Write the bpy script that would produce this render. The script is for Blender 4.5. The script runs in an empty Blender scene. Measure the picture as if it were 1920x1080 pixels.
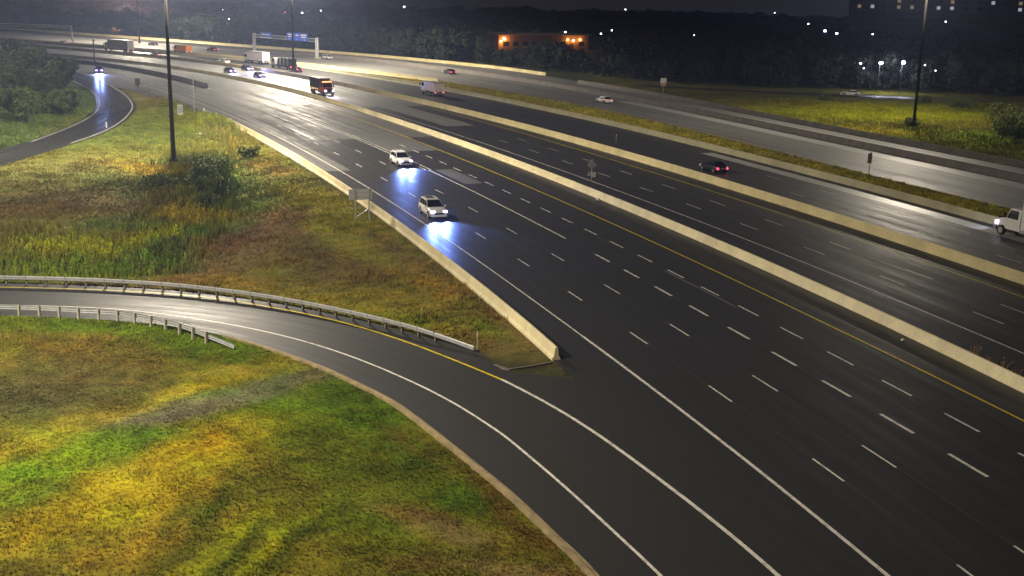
import bpy, bmesh, math, random
import numpy as np
from mathutils import Vector, Matrix
random.seed(7); rng = np.random.default_rng(7)
R_ = math.radians
scene = bpy.context.scene
C = scene.collection

# ------------------------------------------------------------------ camera
cam_d = bpy.data.cameras.new('camera'); cam = bpy.data.objects.new('camera', cam_d); C.objects.link(cam)
cam_d.sensor_width = 36.0; cam_d.lens = 40.81; cam_d.clip_start = 0.5; cam_d.clip_end = 6000
cam.matrix_world = Matrix.Translation((0, 0, 22.73)) @ Matrix.Rotation(R_(90 - 14.309), 4, 'X') @ Matrix.Rotation(R_(1.2385), 4, 'Z')
scene.camera = cam

# ------------------------------------------------------------------ night sky: even city glow
world = bpy.data.worlds.new('World'); scene.world = world; world.use_nodes = True
bg = world.node_tree.nodes['Background']
bg.inputs[0].default_value = (0.85, 0.80, 1.0, 1); bg.inputs[1].default_value = 0.024

# ------------------------------------------------------------------ exposure and sampling
vs = scene.view_settings
vs.view_transform = 'Standard'; vs.look = 'None'; vs.exposure = 0.0; vs.gamma = 1.0; vs.use_curve_mapping = False
cy = scene.cycles
cy.use_denoising = True
cy.max_bounces = 4; cy.diffuse_bounces = 1; cy.glossy_bounces = 2; cy.transmission_bounces = 2; cy.volume_bounces = 0
cy.transparent_max_bounces = 4; cy.sample_clamp_indirect = 4.0; cy.sample_clamp_direct = 0.0
cy.caustics_reflective = False; cy.caustics_refractive = False

MAST_W = 88000.0      # lamps of one lighting mast, each mast scales it
MAST_COL = (1.0, 0.89, 0.70)

# ------------------------------------------------------------------ materials
MATS = {}
def new_mat(name):
    m = bpy.data.materials.new(name); m.use_nodes = True
    return m, m.node_tree.nodes, m.node_tree.links, m.node_tree.nodes['Principled BSDF']
def mat(name, col, rough=0.6, metal=0.0, vary=0.25, scale=3.0, spec=0.5, dirt=None):
    """plain surface with procedural colour and gloss variation"""
    if name in MATS: return MATS[name]
    m, n, l, p = new_mat(name)
    tc = n.new('ShaderNodeTexCoord'); nz = n.new('ShaderNodeTexNoise'); nz.inputs['Scale'].default_value = scale
    nz.inputs['Detail'].default_value = 5
    l.new(tc.outputs['Object'], nz.inputs['Vector'])
    mx = n.new('ShaderNodeMix'); mx.data_type = 'RGBA'
    a = tuple(max(0, c * (1 - vary)) for c in col); b = tuple(min(1, c * (1 + vary)) for c in col)
    if dirt: a = dirt
    mx.inputs[6].default_value = (*a, 1); mx.inputs[7].default_value = (*b, 1)
    rmp = n.new('ShaderNodeMapRange'); rmp.inputs[1].default_value = 0.3; rmp.inputs[2].default_value = 0.7
    l.new(nz.outputs['Fac'], rmp.inputs[0]); l.new(rmp.outputs[0], mx.inputs[0])
    l.new(mx.outputs[2], p.inputs['Base Color'])
    p.inputs['Roughness'].default_value = rough; p.inputs['Metallic'].default_value = metal
    p.inputs['Specular IOR Level'].default_value = spec
    MATS[name] = m; return m
def stained(name, col, rough=0.75):
    m, n, l, p = new_mat(name); tc = n.new('ShaderNodeTexCoord')
    def nz(sc, mp_, lo, hi, a, b):
        mp = n.new('ShaderNodeMapping'); mp.inputs['Scale'].default_value = mp_; l.new(tc.outputs['Object'], mp.inputs[0])
        z = n.new('ShaderNodeTexNoise'); z.inputs['Scale'].default_value = sc; z.inputs['Detail'].default_value = 6; z.inputs['Roughness'].default_value = .65; l.new(mp.outputs[0], z.inputs['Vector'])
        r = n.new('ShaderNodeMapRange'); r.inputs[1].default_value = lo; r.inputs[2].default_value = hi; r.inputs[3].default_value = a; r.inputs[4].default_value = b; l.new(z.outputs['Fac'], r.inputs[0]); return r.outputs[0]
    big = nz(.12, (1, 1, 1), .35, .65, .82, 1.12); drip = nz(.45, (1, 1, .2), .45, .7, 1.03, .84); fine = nz(5, (1, 1, 1), .3, .7, .9, 1.1)
    def mul(a, b):
        q = n.new('ShaderNodeMath'); q.operation = 'MULTIPLY'; l.new(a, q.inputs[0]); l.new(b, q.inputs[1]); return q.outputs[0]
    f = mul(mul(big, drip), fine); v = n.new('ShaderNodeVectorMath'); v.operation = 'SCALE'; v.inputs[0].default_value = col; l.new(f, v.inputs['Scale'])
    l.new(v.outputs[0], p.inputs['Base Color']); p.inputs['Roughness'].default_value = rough; p.inputs['Specular IOR Level'].default_value = .3
    MATS[name] = m; return m
def emit(name, col, strength):
    if name in MATS: return MATS[name]
    m, n, l, p = new_mat(name)
    p.inputs['Base Color'].default_value = (0.6, 0.6, 0.6, 1)
    p.inputs['Emission Color'].default_value = (*col, 1); p.inputs['Emission Strength'].default_value = strength
    MATS[name] = m; return m
def road_mat(name, col, r0, r1, col2=None, streak=1.1, spec=0.5):
    """wet pavement; UV is (metres across, metres along) so wear and water run along the lanes"""
    m, n, l, p = new_mat(name)
    uv = n.new('ShaderNodeUVMap'); uv.uv_map = 'UVMap'
    def noise(sx, sy, detail, off=0.0):
        mp = n.new('ShaderNodeMapping'); mp.inputs['Scale'].default_value = (sx, sy, 1); mp.inputs['Location'].default_value = (off, off * .7, 0)
        l.new(uv.outputs[0], mp.inputs[0])
        z = n.new('ShaderNodeTexNoise'); z.inputs['Scale'].default_value = 1.0; z.inputs['Detail'].default_value = detail
        z.inputs['Roughness'].default_value = 0.6
        l.new(mp.outputs[0], z.inputs['Vector']); return z.outputs['Fac']
    def ramp(src, lo, hi, a, b):
        r = n.new('ShaderNodeMapRange'); r.inputs[1].default_value = lo; r.inputs[2].default_value = hi
        r.inputs[3].default_value = a; r.inputs[4].default_value = b; l.new(src, r.inputs[0]); return r.outputs[0]
    def math_(op, a, b):
        q = n.new('ShaderNodeMath'); q.operation = op
        for i, v in enumerate((a, b)):
            if isinstance(v, (int, float)): q.inputs[i].default_value = v
            else: l.new(v, q.inputs[i])
        return q.outputs[0]
    st = noise(streak, 0.012, 3); big = noise(0.12, 0.03, 3, 5.0); fine = noise(9, 5, 4, 9.0); blot = noise(0.7, 0.25, 4, 2.0)
    f = math_('ADD', math_('MULTIPLY', st, 0.55), math_('ADD', math_('MULTIPLY', big, 0.25), math_('MULTIPLY', blot, 0.2)))
    mx = n.new('ShaderNodeMix'); mx.data_type = 'RGBA'
    c2 = col2 or tuple(c * 1.7 for c in col)
    mx.inputs[6].default_value = (*col, 1); mx.inputs[7].default_value = (*c2, 1)
    l.new(math_('ADD', ramp(f, 0.35, 0.65, 0, 0.85), math_('MULTIPLY', math_('SUBTRACT', fine, 0.5), 0.5)), mx.inputs[0])
    l.new(mx.outputs[2], p.inputs['Base Color'])
    l.new(ramp(f, 0.36, 0.64, r1, r0), p.inputs['Roughness'])
    p.inputs['Specular IOR Level'].default_value = spec
    MATS[name] = m; return m

M_conc = stained('concrete', (0.78, 0.68, 0.41))
M_conc2 = stained('concrete_old', (0.62, 0.53, 0.28))
M_conc3 = stained('concrete_weathered', (0.40, 0.36, 0.23))
M_conc_d = mat('concrete_dark', (0.16, 0.14, 0.125), 0.8, vary=0.25, scale=0.8)  # dark tone also puts back-lit shade into the far barriers' colour
M_kerb = mat('kerb_concrete', (0.30, 0.23, 0.12), 0.8, vary=0.3, scale=1.5)
M_galv = mat('galvanised_steel', (0.52, 0.53, 0.54), 0.42, 0.55, vary=0.12, scale=2)
M_post = mat('treated_timber', (0.42, 0.39, 0.30), 0.8, vary=0.2, scale=4)
M_rust = mat('weathering_steel', (0.022, 0.017, 0.013), 0.8, 0.0, vary=0.3, scale=2)
M_grey = mat('painted_grey_steel', (0.30, 0.31, 0.32), 0.55, 0.3, vary=0.12)
M_alu = mat('sign_back_aluminium', (0.48, 0.47, 0.45), 0.5, 0.15, vary=0.1)
M_blue = mat('sign_blue', (0.05, 0.12, 0.62), 0.5, vary=0.08)
M_white = mat('white_paint', (0.72, 0.70, 0.66), 0.45, vary=0.06)
M_red = mat('red_paint', (0.35, 0.05, 0.05), 0.5, vary=0.1)
M_ysign = mat('yellow_sign', (0.75, 0.62, 0.03), 0.5, vary=0.08)
M_orange = mat('orange_paint', (0.60, 0.20, 0.02), 0.5, vary=0.1)
M_black = mat('black_plastic', (0.012, 0.012, 0.013), 0.5, vary=0.2)
M_tyre = mat('tyre_rubber', (0.015, 0.015, 0.015), 0.85, vary=0.2)
M_rim = mat('alloy_rim', (0.35, 0.35, 0.36), 0.35, 0.8, vary=0.1)
M_glass = mat('car_glass', (0.010, 0.011, 0.013), 0.08, vary=0.1, spec=0.7)
M_bark = mat('bark', (0.05, 0.04, 0.03), 0.9, vary=0.3, scale=6)
M_lens = mat('clear_lens', (0.6, 0.6, 0.62), 0.2, vary=0.05)
M_head = emit('headlight_glow', (0.85, 0.62, 1.0), 3.0)
M_headb = emit('headlight_glow_blue', (0.45, 0.25, 1.0), 11.0)
M_tail = emit('tail_light_glow', (1.0, 0.03, 0.10), 5.0)
M_taild = emit('tail_light_soft', (1.0, 0.10, 0.12), 1.6)
M_amber = emit('amber_marker_glow', (1.0, 0.16, 0.05), 9.0)
M_led = emit('street_lamp_white', (0.90, 0.92, 1.0), 12.0)
M_ledb = emit('street_lamp_blue', (0.62, 0.55, 1.0), 40.0)
M_sod = emit('sodium_lamp', (1.0, 0.42, 0.12), 30.0)
M_tail2 = emit('reddish_lamp', (1.0, .16, .14), 40.0)
M_mastlens = emit('mast_luminaire_lens', MAST_COL, 8.0)
M_win = emit('lit_window', (0.75, 0.75, 0.95), 0.5)
M_winw = emit('lit_window_warm', (1.0, 0.75, 0.45), 0.22)
def paint(name, col, rough=0.3): return mat('car_paint_' + name, col, rough, 0.0, vary=0.05, scale=2, spec=0.5)

def paint_mark(name, col):
    m, n, l, p = new_mat(name)
    tc = n.new('ShaderNodeNewGeometry'); nz = n.new('ShaderNodeTexNoise'); nz.inputs['Scale'].default_value = 2.2; nz.inputs['Detail'].default_value = 6
    l.new(tc.outputs['Position'], nz.inputs['Vector'])
    r = n.new('ShaderNodeMapRange'); r.inputs[1].default_value = 0.32; r.inputs[2].default_value = 0.56
    l.new(nz.outputs['Fac'], r.inputs[0])
    mx = n.new('ShaderNodeMix'); mx.data_type = 'RGBA'
    mx.inputs[6].default_value = (*[c * 0.62 for c in col], 1); mx.inputs[7].default_value = (*col, 1)
    l.new(r.outputs[0], mx.inputs[0]); l.new(mx.outputs[2], p.inputs['Base Color'])
    p.inputs['Roughness'].default_value = 0.5
    return m
M_lw = paint_mark('road_paint_white', (0.82, 0.78, 0.70))
M_ly = paint_mark('road_paint_yellow', (0.88, 0.68, 0.01))
M_seam = mat('worn_joint', (0.055, 0.053, 0.050), 0.5, vary=0.35, scale=0.6)

M_asph_new = road_mat('asphalt_new', (0.0230, 0.0230, 0.0238), 0.44, 0.62, spec=0.45)
M_asph_ramp = road_mat('asphalt_ramp', (0.022, 0.0215, 0.021), 0.46, 0.64, spec=0.5)
M_asph_old = road_mat('asphalt_old_wet', (0.075, 0.074, 0.073), 0.38, 0.84, (0.15, 0.148, 0.145), spec=1.0, streak=1.1)
M_asph_loop = road_mat('asphalt_loop_wet', (0.030, 0.030, 0.031), 0.22, 0.5, (0.05, 0.05, 0.05), spec=0.8, streak=0.6)
M_asph_mid = road_mat('asphalt_mid', (0.030, 0.029, 0.029), 0.40, 0.6, spec=0.5, streak=0.8)
M_pcc = road_mat('concrete_pavement_wet', (0.15, 0.145, 0.135), 0.42, 0.66, (0.28, 0.27, 0.25), spec=0.5, streak=0.45)
M_sheen_l = road_mat('shoulder_sheen_pale', (0.40, 0.39, 0.37), 0.35, 0.5, (0.52, 0.51, 0.49), spec=0.9)  # pale base colour carries the mast light reflected by wet pavement

# ------------------------------------------------------------------ mesh helpers
class MB:
    def __init__(s): s.v = []; s.f = []
    def add(s, vs_, fs):
        o = len(s.v); s.v += [tuple(map(float, q)) for q in vs_]; s.f += [tuple(o + i for i in f) for f in fs]; return s
    def box(s, x0, x1, y0, y1, z0, z1, tx=0.0, ty=0.0):
        """box, its top drawn in by tx, ty"""
        return s.add([(x0, y0, z0), (x1, y0, z0), (x1, y1, z0), (x0, y1, z0),
                      (x0 + tx, y0 + ty, z1), (x1 - tx, y0 + ty, z1), (x1 - tx, y1 - ty, z1), (x0 + tx, y1 - ty, z1)],
                     [(3, 2, 1, 0), (4, 5, 6, 7), (0, 1, 5, 4), (1, 2, 6, 5), (2, 3, 7, 6), (3, 0, 4, 7)])
    def tube(s, p0, p1, r0, r1=None, n=10):
        r1 = r0 if r1 is None else r1
        p0, p1 = Vector(p0), Vector(p1); d = (p1 - p0).normalized()
        u = d.orthogonal().normalized(); w = d.cross(u)
        vs_ = []
        for p, r in ((p0, r0), (p1, r1)):
            for k in range(n):
                a = 2 * math.pi * k / n; vs_.append(p + u * (r * math.cos(a)) + w * (r * math.sin(a)))
        fs = [(k, (k + 1) % n, n + (k + 1) % n, n + k) for k in range(n)] + [tuple(range(n - 1, -1, -1)), tuple(range(n, 2 * n))]
        return s.add(vs_, fs)
    def loft(s, rings, cap=True):
        n = len(rings[0]); vs_ = [q for r in rings for q in r]; fs = []
        for i in range(len(rings) - 1):
            for k in range(n):
                fs.append((i * n + k, i * n + (k + 1) % n, (i + 1) * n + (k + 1) % n, (i + 1) * n + k))
        if cap: fs += [tuple(range(n - 1, -1, -1)), tuple(range((len(rings) - 1) * n, len(rings) * n))]
        return s.add(vs_, fs)
    def sphere(s, c, r, nu=8, nv=5, sz=1.0):
        rings = []
        for i in range(1, nv):
            a = math.pi * i / nv
            rings.append([(c[0] + r * math.sin(a) * math.cos(2 * math.pi * k / nu), c[1] + r * math.sin(a) * math.sin(2 * math.pi * k / nu), c[2] - r * sz * math.cos(a)) for k in range(nu)])
        return s.loft(rings)
    def mesh(s, name, m, smooth=False):
        me = bpy.data.meshes.new(name); me.from_pydata(s.v, [], s.f); me.materials.append(m)
        bm = bmesh.new(); bm.from_mesh(me); bmesh.ops.recalc_face_normals(bm, faces=bm.faces); bm.to_mesh(me); bm.free()
        if smooth: me.polygons.foreach_set('use_smooth', [True] * len(me.polygons))
        me.update(); return me
    def build(s, name, m, parent=None, smooth=False):
        o = bpy.data.objects.new(name, s.mesh(name, m, smooth)); C.objects.link(o)
        if parent is not None: o.parent = parent
        return o
def tag(o, label=None, cat=None, group=None, kind=None):
    if label: o['label'] = label
    if cat: o['category'] = cat
    if group: o['group'] = group
    if kind: o['kind'] = kind
    return o
def thing(name, loc, rz, label, cat, group=None):
    o = bpy.data.objects.new(name, None); C.objects.link(o); o.empty_display_size = 0.3
    o.location = loc; o.rotation_euler = (0, 0, rz)
    return tag(o, label, cat, group)
def lamp(kind, name, parent, loc, power, col, radius=0.3, spot=None, blend=0.4, aim=None):
    d = bpy.data.lights.new(name, kind); d.energy = power; d.color = col; d.shadow_soft_size = radius
    if kind == 'SPOT': d.spot_size = spot; d.spot_blend = blend
    o = bpy.data.objects.new(name, d); C.objects.link(o); o.parent = parent; o.location = loc
    if aim is not None: o.rotation_euler = Vector(aim).to_track_quat('-Z', 'Y').to_euler()
    return o

# ------------------------------------------------------------------ plan of the highway (metres; reference line = foot of the middle barrier)
cx_ = [-44.009450146671334, 69.98240781755949, -78.99865454244065, -78.41168026717126, 30.859249613335333]
cy_ = [-36.459801097372114, 52.08954121440957, -40.7018286486389, 292.20845502521445, 66.25412245539178]
_t = np.linspace(-60, 340, 801)
REF = np.c_[np.polyval(cx_, _t / 300), np.polyval(cy_, _t / 300)]
_d = REF[-1] - REF[-6]; _d /= np.linalg.norm(_d)
REF = np.r_[REF, REF[-1] + _d * np.arange(2, 700, 4.0)[:, None]]
S = np.r_[0, np.cumsum(np.linalg.norm(np.diff(REF, axis=0), axis=1))]
S -= np.interp(0, _t, S[:801])
_T = np.gradient(REF, axis=0); _T /= np.linalg.norm(_T, axis=1)[:, None]
_k = np.ones(25) / 25
_T = np.c_[np.convolve(np.pad(_T[:, 0], 12, 'edge'), _k, 'valid'), np.convolve(np.pad(_T[:, 1], 12, 'edge'), _k, 'valid')]
_T /= np.linalg.norm(_T, axis=1)[:, None]
NRM = np.c_[_T[:, 1], -_T[:, 0]]
def W(s, o):
    s = np.atleast_1d(np.asarray(s, float)); o = np.broadcast_to(np.asarray(o, float), s.shape)
    x = np.interp(s, S, REF[:, 0]); y = np.interp(s, S, REF[:, 1])
    nx = np.interp(s, S, NRM[:, 0]); ny = np.interp(s, S, NRM[:, 1])
    return np.c_[x + nx * o, y + ny * o]
def heading(s):   # direction of increasing s
    nx = np.interp(s, S, NRM[:, 0]); ny = np.interp(s, S, NRM[:, 1]); return math.atan2(nx, -ny)
def to_so(x, y):
    d = (REF[:, 0] - x) ** 2 + (REF[:, 1] - y) ** 2; i = int(d.argmin())
    return float(S[i]), float((x - REF[i, 0]) * NRM[i, 0] + (y - REF[i, 1]) * NRM[i, 1])
def knots(*kv):
    a = np.array(kv, float)
    k2 = np.linspace(a[0, 0], a[-1, 0], 200); v = np.interp(k2, a[:, 0], a[:, 1])
    v = np.convolve(np.pad(v, 7, 'edge'), np.ones(15) / 15, 'valid')
    return lambda s: np.interp(s, k2, v)
o_B1 = knots((12, -25.9), (41, -26.5), (69, -26.9), (98, -27.2), (127, -27.55), (155, -27.9), (240, -28.4))
o_Aw = knots((-60, -18.4), (-19, -20.45), (0, -21.45), (16, -22.3), (31, -22.8), (55, -23.2), (80, -23.5), (120, -23.85), (160, -24.5), (220, -25.6), (400, -27))
o_S = knots((-60, -15.2), (-20, -17.0), (-7, -17.63), (5, -18.24), (18, -18.75), (30, -19.13), (42, -19.4), (54, -19.6), (88, -20.05), (110, -20.2), (400, -21))
o_R = knots((-60, -11.6), (-20, -13.5), (-6, -14.13), (6, -14.73), (19, -15.18), (31, -15.47), (43, -15.75), (56, -15.93), (68, -16.1), (110, -16.55), (400, -17.3))
o_Q = knots((-60, -7.6), (-20, -9.6), (-8, -10.32), (4, -10.95), (16, -11.39), (29, -11.73), (41, -11.97), (49, -12.1), (77, -12.3), (110, -12.5), (138, -12.6), (180, -13.2), (228, -14.6), (343, -11.5), (500, -11.5))
o_P = knots((-60, -4.0), (-20, -5.9), (-8, -6.62), (4, -7.25), (16, -7.7), (28, -8.05), (41, -8.3), (53, -8.48), (65, -8.6), (117, -8.5), (400, -8.4))
o_Ay = knots((-60, -0.9), (-20, -2.4), (-4, -3.17), (2, -3.45), (12, -3.88), (27, -4.22), (39, -4.45), (74, -4.75), (108, -4.75), (152, -4.35), (400, -4.2))
o_Bw = knots((-60, 6.4), (7, 5.55), (14, 5.3), (38, 5.03), (69, 4.7), (107, 4.5), (161, 4.2), (400, 4.0))
o_b1 = knots((-60, 9.6), (17, 9.05), (35, 8.68), (54, 8.52), (72, 8.45), (109, 8.45), (400, 8.1))
o_b2 = knots((-60, 13.2), (18, 12.66), (39, 12.38), (59, 12.22), (80, 12.15), (121, 12.05), (400, 11.5))
o_By = knots((-60, 16.6), (19, 16.0), (42, 15.8), (65, 15.75), (133, 15.8), (400, 14.6))
o_B3 = knots((-60, 19.6), (23, 18.95), (46, 18.65), (82, 18.6), (115, 18.5), (148, 18.3), (171, 17.4), (205, 16.8), (260, 16.8), (308, 19), (368, 22), (800, 26))
o_B4 = knots((-60, 34.2), (44, 34.9), (81, 35.4), (112, 35.9), (150, 36.2), (184, 35.6), (246, 34.2), (317, 36), (400, 38), (800, 44))
o_Dy = knots((-60, 43.6), (51, 43.9), (79, 43.3), (95, 44.2), (117, 46.2), (135, 47.8), (163, 48.9), (186, 49.4), (215, 48.0), (240, 47.2), (800, 58))
o_B6 = knots((-60, 58.5), (67, 60.1), (93, 60.2), (115, 61.4), (131, 62.4), (168, 65.2), (215, 66.9), (263, 69.2), (314, 71.8), (375, 76), (800, 95))
o_B7 = knots((-60, 67.5), (87, 70.3), (106, 70.8), (129, 72.2), (152, 74), (179, 77), (217, 79.2))
o_E = knots((-60, 67.5), (87, 70.3), (106, 70.8), (129, 72.2), (152, 74), (179, 77), (217, 80.5), (238, 88.9), (300, 87.6), (335, 88.4), (800, 108))
o_Al = knots((-60, -24.5), (-10, -25.2), (12, -25.95), (69, -27.0), (155, -28.2), (200, -29.5), (240, -33), (300, -41), (400, -47), (800, -50))

# ------------------------------------------------------------------ ribbons on the ground
def ribbon(name, A, B, z, m, parent=None, kind='structure', across=1, ua=None, ub=None, va=None):
    """sheet between two lines of points, UV in metres"""
    A = np.asarray(A, float); B = np.asarray(B, float); n = len(A)
    wid = np.linalg.norm(B - A, axis=1)
    if va is None:
        mid = (A + B) / 2; va = np.r_[0, np.cumsum(np.linalg.norm(np.diff(mid, axis=0), axis=1))]
    if ua is None: ua = np.zeros(n)
    if ub is None: ub = ua + wid
    vs_, uvs, fs = [], [], []
    for i in range(n):
        for k in range(across + 1):
            t = k / across; q = A[i] * (1 - t) + B[i] * t
            vs_.append((q[0], q[1], z)); uvs.append((ua[i] * (1 - t) + ub[i] * t, va[i]))
    for i in range(n - 1):
        for k in range(across):
            a = i * (across + 1) + k; fs.append((a, a + 1, a + across + 2, a + across + 1))
    me = bpy.data.meshes.new(name); me.from_pydata(vs_, [], fs); me.materials.append(m)
    if me.polygons and me.polygons[0].normal.z < 0: me.flip_normals()
    ul = me.uv_layers.new(name='UVMap'); li = np.empty(len(me.loops), int); me.loops.foreach_get('vertex_index', li)
    ul.data.foreach_set('uv', np.array(uvs)[li].ravel())
    o = bpy.data.objects.new(name, me); C.objects.link(o)
    if parent is not None: o.parent = parent
    elif kind: o['kind'] = kind
    return o
def strip(name, oa, ob, s0, s1, z, m, parent=None, step=3.0, across=1):
    s = np.linspace(s0, s1, max(2, int(round((s1 - s0) / step)) + 1)); a = oa(s); b = ob(s)
    return ribbon(name, W(s, a), W(s, b), z, m, parent, across=across, ua=a, ub=b, va=s)
def line_so(name, of, s0, s1, w, m, parent, z=0.012, d=0.0, step=2.5):
    s = np.linspace(s0, s1, max(2, int((s1 - s0) / step) + 1)); c = of(s) + d
    return ribbon(name, W(s, c - w / 2), W(s, c + w / 2), z, m, parent)
def chaikin(P, it=3):
    P = np.asarray(P, float)
    for _ in range(it):
        Q = np.empty((2 * (len(P) - 1), 2)); Q[0::2] = P[:-1] * .75 + P[1:] * .25; Q[1::2] = P[:-1] * .25 + P[1:] * .75
        P = np.r_[P[:1], Q, P[-1:]]
    return P
def resample(P, n):
    P = np.asarray(P, float); t = np.r_[0, np.cumsum(np.linalg.norm(np.diff(P, axis=0), axis=1))]
    u = np.linspace(0, t[-1], n); return np.c_[np.interp(u, t, P[:, 0]), np.interp(u, t, P[:, 1])]
def length(P): return float(np.linalg.norm(np.diff(P, axis=0), axis=1).sum())
def normals(P):
    T = np.gradient(P, axis=0); T /= np.linalg.norm(T, axis=1)[:, None] + 1e-9; return np.c_[T[:, 1], -T[:, 0]]
def line_xy(name, P, w, m, parent, z=0.012, d=0.0):
    N = normals(P); return ribbon(name, P + N * (d - w / 2), P + N * (d + w / 2), z, m, parent)

cst = lambda v: (lambda s: np.full(np.shape(s), float(v)))
addo = lambda f, d: (lambda s: f(s) + d)
# carriageways
roadA = strip('collector_carriageway', o_Al, cst(0.3), -60, 128, 0.0, M_asph_new)
strip('old_pavement', o_Al, cst(0.3), 128, 900, 0.0, M_asph_old, roadA)
roadB = strip('express_carriageway', cst(0.3), o_B3, -60, 176, 0.0, M_asph_new)
strip('old_pavement', cst(0.3), o_B3, 176, 900, 0.0, M_asph_old, roadB)
roadC = strip('far_express_carriageway', o_B3, o_B4, -60, 900, 0.0, M_asph_mid)
roadD = strip('far_collector_carriageway', addo(o_Dy, -0.1), o_B6, -60, 900, 0.0, M_pcc)
roadE = strip('far_ramp_road', o_B6, addo(o_E, 0.2), -60, 900, 0.0, M_pcc)
strip('shoulder_sheen_strip', addo(o_B6, 2.6), addo(o_B6, 6.4), -20, 190, 0.006, M_sheen_l, roadE)  # bright wet reflection painted as a pale strip
strip('shoulder_sheen_strip', addo(o_B6, -4.0), addo(o_B6, -0.4), -20, 175, 0.006, M_sheen_l, roadD)
strip('gutter_sheen_strip', addo(o_B4, -3.6), addo(o_B4, -1.5), 30, 100, 0.006, M_sheen_l, roadC)  # mast light mirrored in the wet gutter, painted near white
# resurfaced stretches that end square across the lanes
def patch(oa, ob, s0, s1, m, parent, z=0.005): return strip('pavement_patch', oa, ob, s0, s1, z, m, parent, step=2.0)
patch(o_Al, addo(o_Aw, 1.4), 96, 128, M_asph_old, roadA)
patch(addo(o_Q, 0.6), addo(o_Ay, -0.3), 112, 128, M_asph_old, roadA, 0.006)
patch(addo(o_b1, -1.5), addo(o_b2, 0.3), 141, 176, M_pcc, roadB)
patch(addo(o_P, -3.0), addo(o_P, -0.6), 82, 94, M_asph_old, roadA)
# ramp in the foreground
KERB = [(-75, 76), (-50, 77.8), (-35.8, 78.1), (-30.2, 78.0), (-24.7, 77.0), (-23.2, 76.4), (-21.2, 75.6), (-18.7, 74.2), (-16.7, 72.7), (-14.6, 71.0), (-11.6, 68.3), (-9.8, 66.2), (-7.8, 63.9), (-6.5, 62.2), (-5.3, 60.2), (-4.0, 57.9), (-2.7, 55.5), (-0.8, 52.0), (0.2, 50.1), (1.4, 47.5), (2.1, 45.9), (2.9, 44.3), (3.7, 42.3), (6.5, 34.5), (10, 24)]
RW = [(-75, 79), (-50, 80.7), (-37.0, 80.9), (-30.2, 80.8), (-26.1, 79.9), (-21.8, 78.3), (-17.5, 76.2), (-13.3, 73.4), (-9.3, 69.8), (-5.6, 65.6), (-4.0, 63.5), (-2.6, 61.5), (-0.5, 58.0), (0.2, 56.6), (2.7, 51.2), (5.5, 44.5), (6.3, 42.5), (9, 35), (12, 26)]
RY = [(-75, 84), (-50, 85.8), (-39.2, 85.95), (-35.1, 85.95), (-28.9, 85.6), (-23.5, 84.5), (-18.9, 82.6), (-13.5, 79.6), (-9.3, 76.3), (-5.3, 72.3), (-0.7, 66.9), (0.1, 65.8), (2.4, 62.3), (4.6, 58.3), (6.8, 53.5), (9.2, 47.9), (11.1, 42.8), (13.5, 35), (16, 26)]
RAILN = [(-70, 85.3), (-50, 86.6), (-39.4, 86.8), (-35.4, 86.8), (-31.3, 86.6), (-25.9, 85.75), (-22.5, 84.7), (-19.0, 83.4), (-14.7, 81.2), (-9.6, 77.9), (-6.4, 75.4), (-2.3, 72.1)]
kerb_c = chaikin(KERB); rw_c = chaikin(RW); ry_c = chaikin(RY); railn_c = chaikin(RAILN)
gore = np.r_[chaikin(np.array(RAILN) + [[0, 0.3]]), [(-1.2, 70.3), (-0.5, 68.4)], W(np.array([8, 0, -10, -20, -30, -42.]), np.array([-25.5, -23.5, -21.8, -20.8, -20, -19.]))]
n_ = 120
ramp = ribbon('entrance_ramp', resample(kerb_c, n_), resample(gore, n_), 0.005, M_asph_ramp, across=2)
line_xy('edge_line', resample(rw_c, 160), 0.16, M_lw, ramp, 0.016)
i_split = int(np.argmin(((ry_c - [-0.55, 66.8]) ** 2).sum(1)))
line_xy('median_edge_line', resample(ry_c[:i_split + 1], 120), 0.17, M_ly, ramp, 0.016)
line_xy('edge_line', resample(ry_c[i_split:], 60), 0.22, M_lw, ramp, 0.016)
# kerb of the ramp: mountable concrete gutter
kc = resample(kerb_c, 200); kc = kc[(kc[:, 0] > -19.5)]
kn = normals(kc)
def sweep(name, P, prof, m, parent=None, closed=True, z=0.0, smooth=False):
    """profile (offset to the right, height) swept along a plan line"""
    N = normals(P); k = len(prof); vs_ = [(P[i, 0] + N[i, 0] * a, P[i, 1] + N[i, 1] * a, z + b) for i in range(len(P)) for a, b in prof]
    fs = []
    for i in range(len(P) - 1):
        for j in range(k if closed else k - 1):
            fs.append((i * k + j, i * k + (j + 1) % k, (i + 1) * k + (j + 1) % k, (i + 1) * k + j))
    if closed: fs += [tuple(range(k)), tuple(reversed(range((len(P) - 1) * k, len(P) * k)))]
    b = MB(); b.add(vs_, fs); return b.build(name, m, parent, smooth)
tag(sweep('concrete_kerb', kc, [(-0.16, -0.1), (-0.16, 0.02), (0.06, 0.04), (0.11, 0.14), (0.30, 0.14), (0.30, -0.1)], M_kerb), 'low tan concrete kerb curving between ramp asphalt and foreground grass', 'kerb')
tag(sweep('concrete_kerb', resample(np.array([(-1.0, 69.5), (-0.2, 68.6), (1.0, 69.2), (2.6, 70.2)]), 14), [(-0.08, -0.1), (-0.08, 0.035), (0.08, 0.035), (0.08, -0.1)], M_conc_d), 'short pale kerb closing the grass tip beside the barrier end', 'kerb')
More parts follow.
